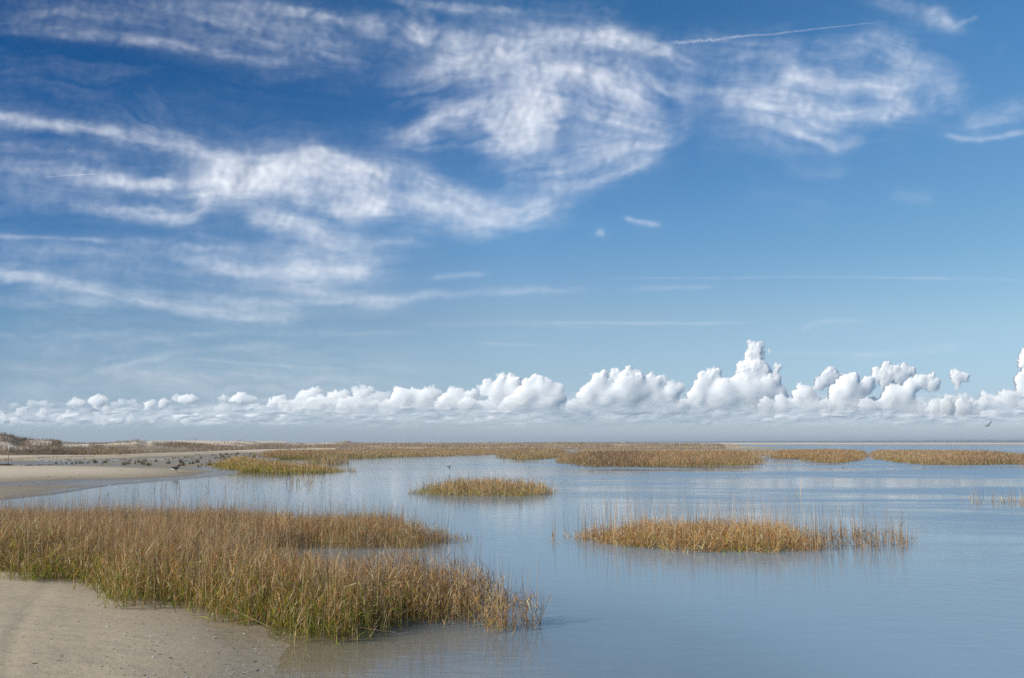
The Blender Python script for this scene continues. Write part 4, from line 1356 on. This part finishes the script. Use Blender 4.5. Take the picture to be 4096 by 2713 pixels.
    def up(A):
        iy = np.clip(np.arange(len(ys)) / 10, 0, len(cyy) - 1.001)
        ix = np.clip(np.arange(len(xs)) / 10, 0, len(cx) - 1.001)
        y0, x0 = iy.astype(int), ix.astype(int)
        fy, fx = (iy - y0)[:, None], (ix - x0)[None]
        return (A[y0][:, x0] * (1 - fx) + A[y0][:, x0 + 1] * fx) * (1 - fy) + (A[y0 + 1][:, x0] * (1 - fx) + A[y0 + 1][:, x0 + 1] * fx) * fy
    U, Vv = up(U), up(Vv)
    def nrm(a):
        return (a - a.mean()) / a.std()
    ang = np.degrees(np.arctan2(Vv, U))
    ang = blur(ang, 10.0)
    q1 = fbm(GX / 90, GY_ / 60, 4, 6) - 0.5
    q2 = fbm(GX / 70 + 9, GY_ / 60, 4, 8) - 0.5
    fib, fine, veil, wsum = 0, 0, 0, 0
    for a0 in (-40, -25, -12, -2, 6, 15, 27, 40):
        w = np.exp(-((ang - a0) / 7.5) ** 2) + 1e-4
        c, sn = math.cos(math.radians(a0)), math.sin(math.radians(a0))
        X, Y = GX + 46 * q1, GY_ + 34 * q2
        al, ac = X * c + Y * sn, -X * sn + Y * c
        fib = fib + w * fbm(al / 150 + a0, ac / 16, 6, 3, 0.56)
        fine = fine + w * fbm(al / 34 + a0, ac / 7, 5, 9, 0.62)
        veil = veil + w * fbm(al / 230 + a0, ac / 46, 6, 12, 0.58)
        wsum = wsum + w
    fib, fine, veil = nrm(fib / wsum), nrm(fine / wsum), veil / wsum
    puff = nrm(fbm((GX + 40 * q1) / 30, (GY_ + 40 * q2) / 22, 6, 5, 0.6))
    dim = 1 - 0.3 * sstep(1000, 850, GX) * sstep(215, 150, GY_) - 0.25 * sstep(850, 950, GX) * sstep(1400, 1250, GX) * sstep(130, 100, GY_) - 0.05 * sstep(1480, 1600, GX)
    D = D * dim
    tex = 0.19 * fib * (1.1 - 0.7 * D) + 0.05 * fine + 0.045 * puff
    vmask = sstep(1500, 1300, GX + 1.2 * GY_ - 200) * 0.4 + np.exp(-((GX - 1950) / 300) ** 2 - ((GY_ - 190) / 130) ** 2)
    D = 0.78 * D + 0.32 * blur(D, 9.0) + 0.2 * sstep(0.45, 0.68, veil) * vmask * (1 - D)
    A = D * np.clip(1 + tex * (1.15 - 0.65 * D), 0.05, 2.2)
    A = np.clip(A, 0, 1)
    A = 0.79 * blur(A, 0.7) ** 1.2
    edge = sstep(-140, -60, GX) * sstep(2508, 2440, GX) * sstep(-90, -40, GY_)
    A = np.clip(A * edge, 0, 0.95)
    # each grid point goes to its place on the cirrus level, 8 km up, gently uneven
    k = 4096 / 2367.0
    dx, dy, dz = pdir(GX * k, GY_ * k)
    hc = Hc + 120 * (fbm(GX / 60, GY_ / 60, 3, 4) - 0.5)
    dz = np.maximum(dz, 0.02)
    t = hc / dz
    V = np.stack([dx * t, dy * t, hc], -1).reshape(-1, 3)
    o = mesh_obj('cirrus_clouds', V, grid_faces(len(ys), len(xs))[:, ::-1], M_CIRRUS, attrs=dict(thick=A))
    tag(o, 'wispy white cirrus streaks and swirls fanning across the blue upper sky', 'cirrus clouds', kind='stuff')


cirrus()


def contrail(label, pts, w0, w1, a0, a1, seed, wob):
    P = np.array(pts, float)
    n = 420
    tt = np.linspace(0, len(P) - 1, n)
    X = np.interp(tt, range(len(P)), P[:, 0])
    Y = np.interp(tt, range(len(P)), P[:, 1])
    u = np.linspace(0, 1, n)
    w = w0 + (w1 - w0) * u
    rows = 11
    Vs, A = [], []
    k = 4096 / 2367.0
    for j in range(rows):
        s = (j / (rows - 1) - 0.5) * 2
        yy = Y + s * w + wob * w * (fbm(u * 60 + 3, u * 0 + seed, 3, seed) - 0.5)
        dx, dy, dz = pdir(X * k, yy * k)
        t = 7750 / dz
        Vs.append(np.stack([dx * t, dy * t, 7750 + 0 * t], -1))
        a = (a0 + (a1 - a0) * u) * np.exp(-3 * s * s) * (0.35 + 1.3 * fbm(u * 110 + 9, s * 1.3 + 0 * u + seed, 3, seed + 1)) * sstep(0, 0.06, u) * sstep(1, 0.9, u)
        A.append(a)
    o = mesh_obj('contrail', np.concatenate(Vs), grid_faces(rows, n)[:, ::-1], M_CIRRUS, attrs=dict(thick=np.clip(np.concatenate(A), 0, 1)))
    tag(o, label, 'contrail')


contrail('long rough contrail slanting up to the right across the top of the sky', [(1545, 99), (1600, 95), (1650, 92), (1720, 82), (1790, 78), (1860, 69), (1960, 58), (2070, 46)], 6.5, 1.6, 0.27, 0.12, 2, 1.0)
contrail('short thin contrail at the left edge of the sky', [(100, 409), (160, 405), (224, 401)], 1.3, 1.3, 0.1, 0.6, 4, 0.1)


# ------------------------------------------------------------------ cumulus
def relief(puffs, box, step, dist, seed, base, mat, name, label=None, cat=None, group=None, kind=None, soft=5.0, squash=1.0, children=7, amax=1.0, rough=1.0):
    """a closed cloud body: bulging front and back shells grown from clustered puffs (photo pixels at distance dist)"""
    x0, y0, x1, y1 = box
    xs = np.arange(x0, x1, step)
    ys = np.arange(y0, y1, step)
    GX, GY_ = np.meshgrid(xs, ys)
    r2 = np.random.default_rng(seed)
    wx = GX + rough * (18 * (fbm(GX / 26 + seed, GY_ / 26, 4, seed) - 0.5) + 13 * (fbm(GX / 9, GY_ / 9 + seed, 3, seed + 2) - 0.5))
    wy = GY_ + rough * (18 * (fbm(GX / 26, GY_ / 26 + seed, 4, seed + 4) - 0.5) + 13 * (fbm(GX / 9 + seed, GY_ / 9, 3, seed + 5) - 0.5))
    allp = []
    for (cx, cyy, r) in puffs:
        allp.append((cx, cyy, r, 0.0))
        for k in range(children):
            a = r2.random() * 2 * math.pi
            e = r2.random() ** 0.5 * 0.9
            rr = r * (0.25 + 0.35 * r2.random())
            allp.append((cx + math.cos(a) * r * e, cyy + math.sin(a) * r * e * 0.95, rr, r * math.sqrt(max(0, 1 - e * e)) * 0.92 - rr * 0.62))
    h = np.zeros(GX.shape)
    for (cx, cyy, r, off) in allp:
        jx = (xs > cx - r - 16) & (xs < cx + r + 16)
        jy = (ys > cyy - r - 16) & (ys < cyy + r + 16)
        if not jx.any() or not jy.any():
            continue
        sl = np.ix_(jy, jx)
        d2 = r * r - (wx[sl] - cx) ** 2 - ((wy[sl] - cyy) * squash) ** 2
        hh = np.where(d2 > 0, np.sqrt(np.maximum(d2, 0)) + off * sstep(0, 0.3 * r * r, d2), 0)
        a = h[sl]
        kk = 6.0 + 0.35 * r
        m = np.maximum(a, hh)
        h[sl] = np.where((a > 0) & (hh > 0), m + np.maximum(kk - np.abs(a - hh), 0) ** 2 / (4 * kk), m)
    # fray the body towards its base; opacity stands in for haze and grey shade
    fr = fbm(GX / 30 + seed, GY_ / 14, 5, seed + 9)
    low = sstep(base[1] + 22 * (fr - 0.5) * 2, base[0] + 22 * (fr - 0.5) * 2, GY_)
    hb = blur(h, 1.1)
    al = sstep(0.5, soft * (0.6 + 0.9 * fr), hb) * low * amax
    crisp = sstep(base[0] + 10, base[0] - 90, GY_)
    h = crisp * blur(h * (1 + 0.0 * fr) + np.minimum(h, 12) * np.abs(fbm(GX / 12 + seed, GY_ / 11, 4, seed + 7) - 0.5) * 0.55, 1.5) + (1 - crisp) * blur(h, 6.0)
    mpp = dist / FPX / 4
    nr, nc = GX.shape
    dx, dy, dz = pdir(GX, GY_)
    V = []
    for sg in (-1, 1):
        yy = dist + sg * h * mpp * 0.36
        t = dist / dy
        V.append(np.stack([dx * t, yy, HEYE + dz * t], -1).reshape(-1, 3))
    F = grid_faces(nr, nc)
    ok = (al.reshape(-1)[F] > 0.003).any(1)
    Ff = F[ok]
    n = nr * nc
    used = np.zeros(n, bool)
    used[Ff.ravel()] = True
    remap = np.cumsum(used) - 1
    k = used.sum()
    Vf = np.concatenate([V[0][used], V[1][used]])
    F2 = np.concatenate([remap[Ff], (remap[Ff] + k)[:, ::-1]])
    o = mesh_obj(name, Vf, F2, mat, smooth=True, attrs=dict(thick=np.concatenate([al.reshape(-1)[used]] * 2)))
    return tag(o, label, cat, group, kind)


def zp(L, sc, ox, oy):
    return [(ox + a / sc, oy + b / sc, r / sc) for a, b, r in L]


G1, G2, G3, G4 = (2.368, 2200, 1340), (2.3775, 3100, 1340), (2.153, 1150, 1440), (1.973, 0, 1500)
GRP = 'cumulus clouds lined up along the horizon'
CL = [
    ('broad domed white cumulus, widest one right of centre', G1, [(620, 370, 62), (740, 372, 70), (815, 352, 40), (470, 450, 95), (740, 520, 165), (850, 520, 125), (360, 565, 95), (560, 600, 105), (955, 395, 50), (980, 480, 95), (1070, 425, 45), (1150, 465, 45), (1222, 492, 48), (1265, 505, 28), (425, 405, 45), (1150, 540, 90), (1020, 600, 90)], 19500),
    ('tallest towering cumulus with a ragged top', G1, [(1925, 95, 52), (2000, 80, 36), (1950, 140, 68), (2065, 148, 24), (1900, 215, 68), (1965, 205, 62), (1845, 315, 75), (1930, 330, 110), (2010, 335, 90), (2070, 480, 130), (1860, 500, 150), (1700, 560, 160), (1500, 335, 32), (1560, 370, 68), (1500, 430, 90), (1440, 480, 85), (1620, 600, 150), (1400, 600, 110), (1950, 560, 160), (1600, 450, 60), (1690, 440, 40), (2180, 560, 90)], 19500),
    ('small bright puff just right of the tall tower', G1, [(2150, 285, 34), (2172, 315, 42), (2145, 350, 38), (2150, 400, 35)], 18800),
    ('bright cone shaped cumulus first right of the tower', G2, [(520, 345, 48), (540, 400, 85), (470, 430, 70), (430, 465, 58), (600, 405, 58), (405, 482, 40)], 18600),
    ('soft grey fronted cumulus below the cone shaped one', G2, [(700, 520, 145), (800, 590, 90), (880, 470, 80), (620, 560, 110), (300, 560, 90), (230, 560, 70)], 18000),
    ('flat based white cumulus floating highest at right', G2, [(1060, 300, 52), (1130, 335, 68), (980, 385, 66), (1060, 400, 85), (1230, 335, 62), (1290, 350, 52), (1180, 400, 70)], 18200),
    ('long slanting white cumulus beneath the highest right one', G2, [(1160, 530, 72), (1290, 490, 80), (1400, 435, 75), (1480, 405, 48), (1490, 380, 26), (1550, 432, 30), (1250, 580, 100), (1100, 600, 95), (960, 670, 50), (1500, 480, 70)], 17600),
    ('isolated v shaped puff near the right side', G2, [(1700, 350, 40), (1735, 380, 58), (1800, 400, 52), (1740, 440, 48), (1740, 485, 32)], 17500),
    ('tall cumulus cut off by the right edge', G2, [(2390, 200, 70), (2390, 260, 80), (2335, 290, 26), (2390, 440, 90), (2340, 520, 60), (2200, 570, 58), (2130, 570, 34), (2260, 590, 60), (2000, 600, 66), (1975, 580, 38), (2060, 612, 58), (2450, 350, 90), (2440, 540, 90)], 17400),
    ('small faint grey puffs low at right', G2, [(1660, 610, 50), (1795, 590, 46), (1700, 640, 50)], 17200),
    ('peaked double topped cumulus just right of the frame centre', G3, [(1700, 212, 42), (1742, 190, 34), (1715, 250, 58), (1800, 132, 22), (1850, 152, 40), (1930, 148, 44), (1962, 182, 40), (1850, 220, 80), (1950, 265, 105), (1660, 245, 28), (1800, 300, 90)], 20400),
    ('wide flat topped cumulus between the double topped and the domed one', G3, [(2060, 190, 48), (2130, 190, 58), (2220, 202, 58), (2290, 215, 38), (2080, 240, 70), (2200, 262, 98), (2350, 232, 40), (2050, 310, 105), (2300, 320, 90)], 20000),
    ('long rounded cumulus left of the frame centre', G3, [(1200, 270, 46), (1250, 272, 48), (1130, 312, 68), (1200, 330, 88), (1060, 342, 58), (960, 292, 55), (940, 272, 22), (1000, 332, 88), (1300, 292, 40)], 20800),
    ('low smooth cumulus linking to the double topped one', G3, [(1400, 282, 42), (1462, 272, 44), (1440, 322, 78), (1550, 312, 58), (1600, 292, 48)], 20600),
    ('small cumulus with a tiny detached wisp above it', G3, [(600, 192, 15), (606, 212, 12), (580, 250, 26), (612, 270, 34), (650, 250, 34), (720, 262, 34), (750, 272, 24), (680, 290, 50), (620, 330, 58)], 21200),
    ('dim rounded cumulus right of the wisp topped one', G3, [(800, 320, 62), (850, 310, 48), (740, 342, 50)], 21000),
    ('bright twin topped cumulus left of the wisp topped one', G3, [(200, 268, 32), (242, 278, 48), (282, 282, 34), (160, 302, 50), (120, 312, 42), (90, 350, 44), (190, 330, 60)], 21800),
    ('low grey cumulus between the twin topped and the wisp topped ones', G3, [(380, 310, 48), (480, 300, 42), (512, 302, 32), (430, 332, 60), (300, 342, 50)], 21500),
    ('roundest bright cumulus in the left sky', G4, [(775, 188, 42), (735, 205, 42), (820, 200, 38), (765, 228, 46)], 22500),
    ('small oval cumulus left of the roundest one', G4, [(600, 212, 38), (640, 228, 42), (560, 230, 34)], 22800),
    ('pale elongated puff second from the left edge', G4, [(240, 230, 32), (285, 222, 30), (335, 228, 38)], 23000),
    ('two lobed cumulus in the middle of the left sky', G4, [(1398, 172, 20), (1380, 195, 24), (1482, 190, 44), (1440, 210, 46), (1515, 205, 40)], 22000),
    ('thin edged cumulus left of the two lobed one', G4, [(1212, 218, 26), (1180, 240, 40), (1290, 228, 42), (1160, 262, 32)], 22300),
    ('faint grey puffs right of the roundest cumulus', G4, [(950, 222, 36), (1040, 218, 32), (900, 242, 32), (1000, 218, 26)], 22400),
    ('bright round cumulus head left of the two joined twin heads', G4, [(1895, 185, 60), (1850, 202, 44), (1950, 192, 44), (1995, 205, 36)], 22000),
    ('small bright cap beside the round head', G4, [(1770, 190, 30), (1738, 196, 20), (1800, 192, 22)], 22600),
    ('smooth cumulus mound right of the round head', G4, [(2185, 205, 50), (2140, 226, 42), (2228, 216, 42)], 21900),
    ('dim low cumulus under the bright cap', G4, [(1760, 268, 50), (1718, 266, 34), (1806, 274, 34)], 21600),
    ('faint pair of flat puffs under the smooth mound', G4, [(2055, 262, 30), (2260, 268, 36), (2330, 275, 30)], 21500),
    ('faint broken puffs low in the left sky', G4, [(750, 280, 40), (840, 275, 30), (540, 300, 28), (160, 300, 40), (330, 305, 42), (120, 370, 34), (470, 360, 30), (810, 375, 28), (1020, 345, 34), (1190, 365, 26), (1460, 370, 30), (30, 340, 34)], 23000),
    ('faint puff nearest the left edge', G4, [(110, 242, 28), (80, 252, 24)], 23200),
]
PUFFS = []
for i, (lab, (sc, ox, oy), L, dist) in enumerate(CL):
    P = zp(L, sc, ox, oy)
    bx = (min(p[0] - p[2] for p in P) - 26, min(p[1] - p[2] for p in P) - 26, max(p[0] + p[2] for p in P) + 26, max(p[1] + p[2] for p in P) + 26)
    faint = 'faint' in lab or 'pale' in lab or 'dim' in lab
    big = ox >= 2200
    if big:
        base = (1556, 1678)
    elif ox == 1150:
        base = (1566, 1676)
    else:
        lowest = max(p[1] + p[2] * 0.9 for p in P)
        base = (lowest - 24, lowest + 4)
    if big or ox == 1150:          # the joined lower mass the heads grow out of
        r3 = np.random.default_rng(i)
        lowy = 1622 if big else 1618
        for k in range(int((bx[2] - bx[0]) / 26)):
            P.append((bx[0] + 26 * k + 10 * r3.normal(), lowy + 16 * r3.random(), 26 + 16 * r3.random()))
        bx = (bx[0] - 50, bx[1], bx[2] + 50, 1712)
    if lab.startswith('faint broken') or lab.startswith('faint pair') or lab.startswith('small faint'):
        PUFFS += [(p, dist) for p in P]
        continue
    relief(P, bx, 2.0, dist, i + 1, base, M_CUMULUS, 'cumulus_cloud', lab, 'cloud', GRP, soft=20.0 if not faint else 24.0, amax=1.0 if not faint else 0.55)


for k, (p, dist) in enumerate(sorted(PUFFS)):
    relief([p, (p[0] + p[2] * 0.9, p[1] + p[2] * 0.2, p[2] * 0.6), (p[0] - p[2] * 0.8, p[1] + p[2] * 0.25, p[2] * 0.5)], (p[0] - 2 * p[2] - 20, p[1] - p[2] - 20, p[0] + 2 * p[2] + 20, p[1] + p[2] + 20), 2.0, dist, 40 + k, (p[1] + p[2] * 0.3, p[1] + p[2]),
           M_CUMULUS, 'cloud_puff', 'faint low cloud puff, %s from left among those under the cumulus row' % ordinal(k + 1), 'cloud', 'faint puffs under the cumulus row', soft=16.0, amax=0.6)


def bank(seed, dist, top, alpha, label):
    """a broad, low, broken layer of cloud far beyond the cumulus, gently billowed front and back"""
    xs = np.arange(-260, 4360, 5.0)
    ys = np.arange(1500, 1740, 3.0)
    GX, GY_ = np.meshgrid(xs, ys)
    f = fbm(GX / 60 + seed, GY_ / 15, 5, seed)
    g = fbm(GX / 140, GY_ / 30 + seed, 5, seed + 4)
    tp = np.interp(GX, [0, 500, 900, 1300, 2000, 2500, 3000, 3600, 4096], top) + 34 * (fbm(GX / 70, GY_ * 0 + seed, 4, seed + 2) - 0.5)
    env = sstep(-14, 34, GY_ - tp) * sstep(1725, 1655, GY_) * sstep(-260, -150, GX) * sstep(4360, 4250, GX)
    al = env * alpha(f, g)
    rl = 26 * blur(f, 1.5) + 14 * g
    mpp = dist / FPX / 4
    dx, dy, dz = pdir(GX, GY_)
    t = dist / dy
    V = [np.stack([dx * t, dist + sg * rl * mpp, HEYE + dz * t], -1).reshape(-1, 3) for sg in (-1, 1)]
    F = grid_faces(len(ys), len(xs))
    F = F[(al.reshape(-1)[F] > 0.002).any(1)]
    n = GX.size
    o = mesh_obj('cloud_bank', np.concatenate(V), np.concatenate([F, (F + n)[:, ::-1]]), M_BANK, smooth=True, attrs=dict(thick=np.concatenate([al.ravel(), al.ravel() * 0.3])))
    tag(o, label, 'cloud bank', kind='stuff')


bank(3, 34000, [1632, 1622, 1610, 1592, 1580, 1568, 1566, 1575, 1590], lambda f, g: 0.42 + 0.35 * (g - 0.5), 'pale continuous veil of shaded cloud behind the cumulus row')  # part opacity over the sky imitates the grey of shaded cloud
bank(8, 27000, [1625, 1615, 1605, 1600, 1595, 1595, 1595, 1595, 1595], lambda f, g: 0.85 * sstep(0.46, 0.66, f) + 0.1 * g, 'low broken layer of small hazy white clouds lying under the cumulus')
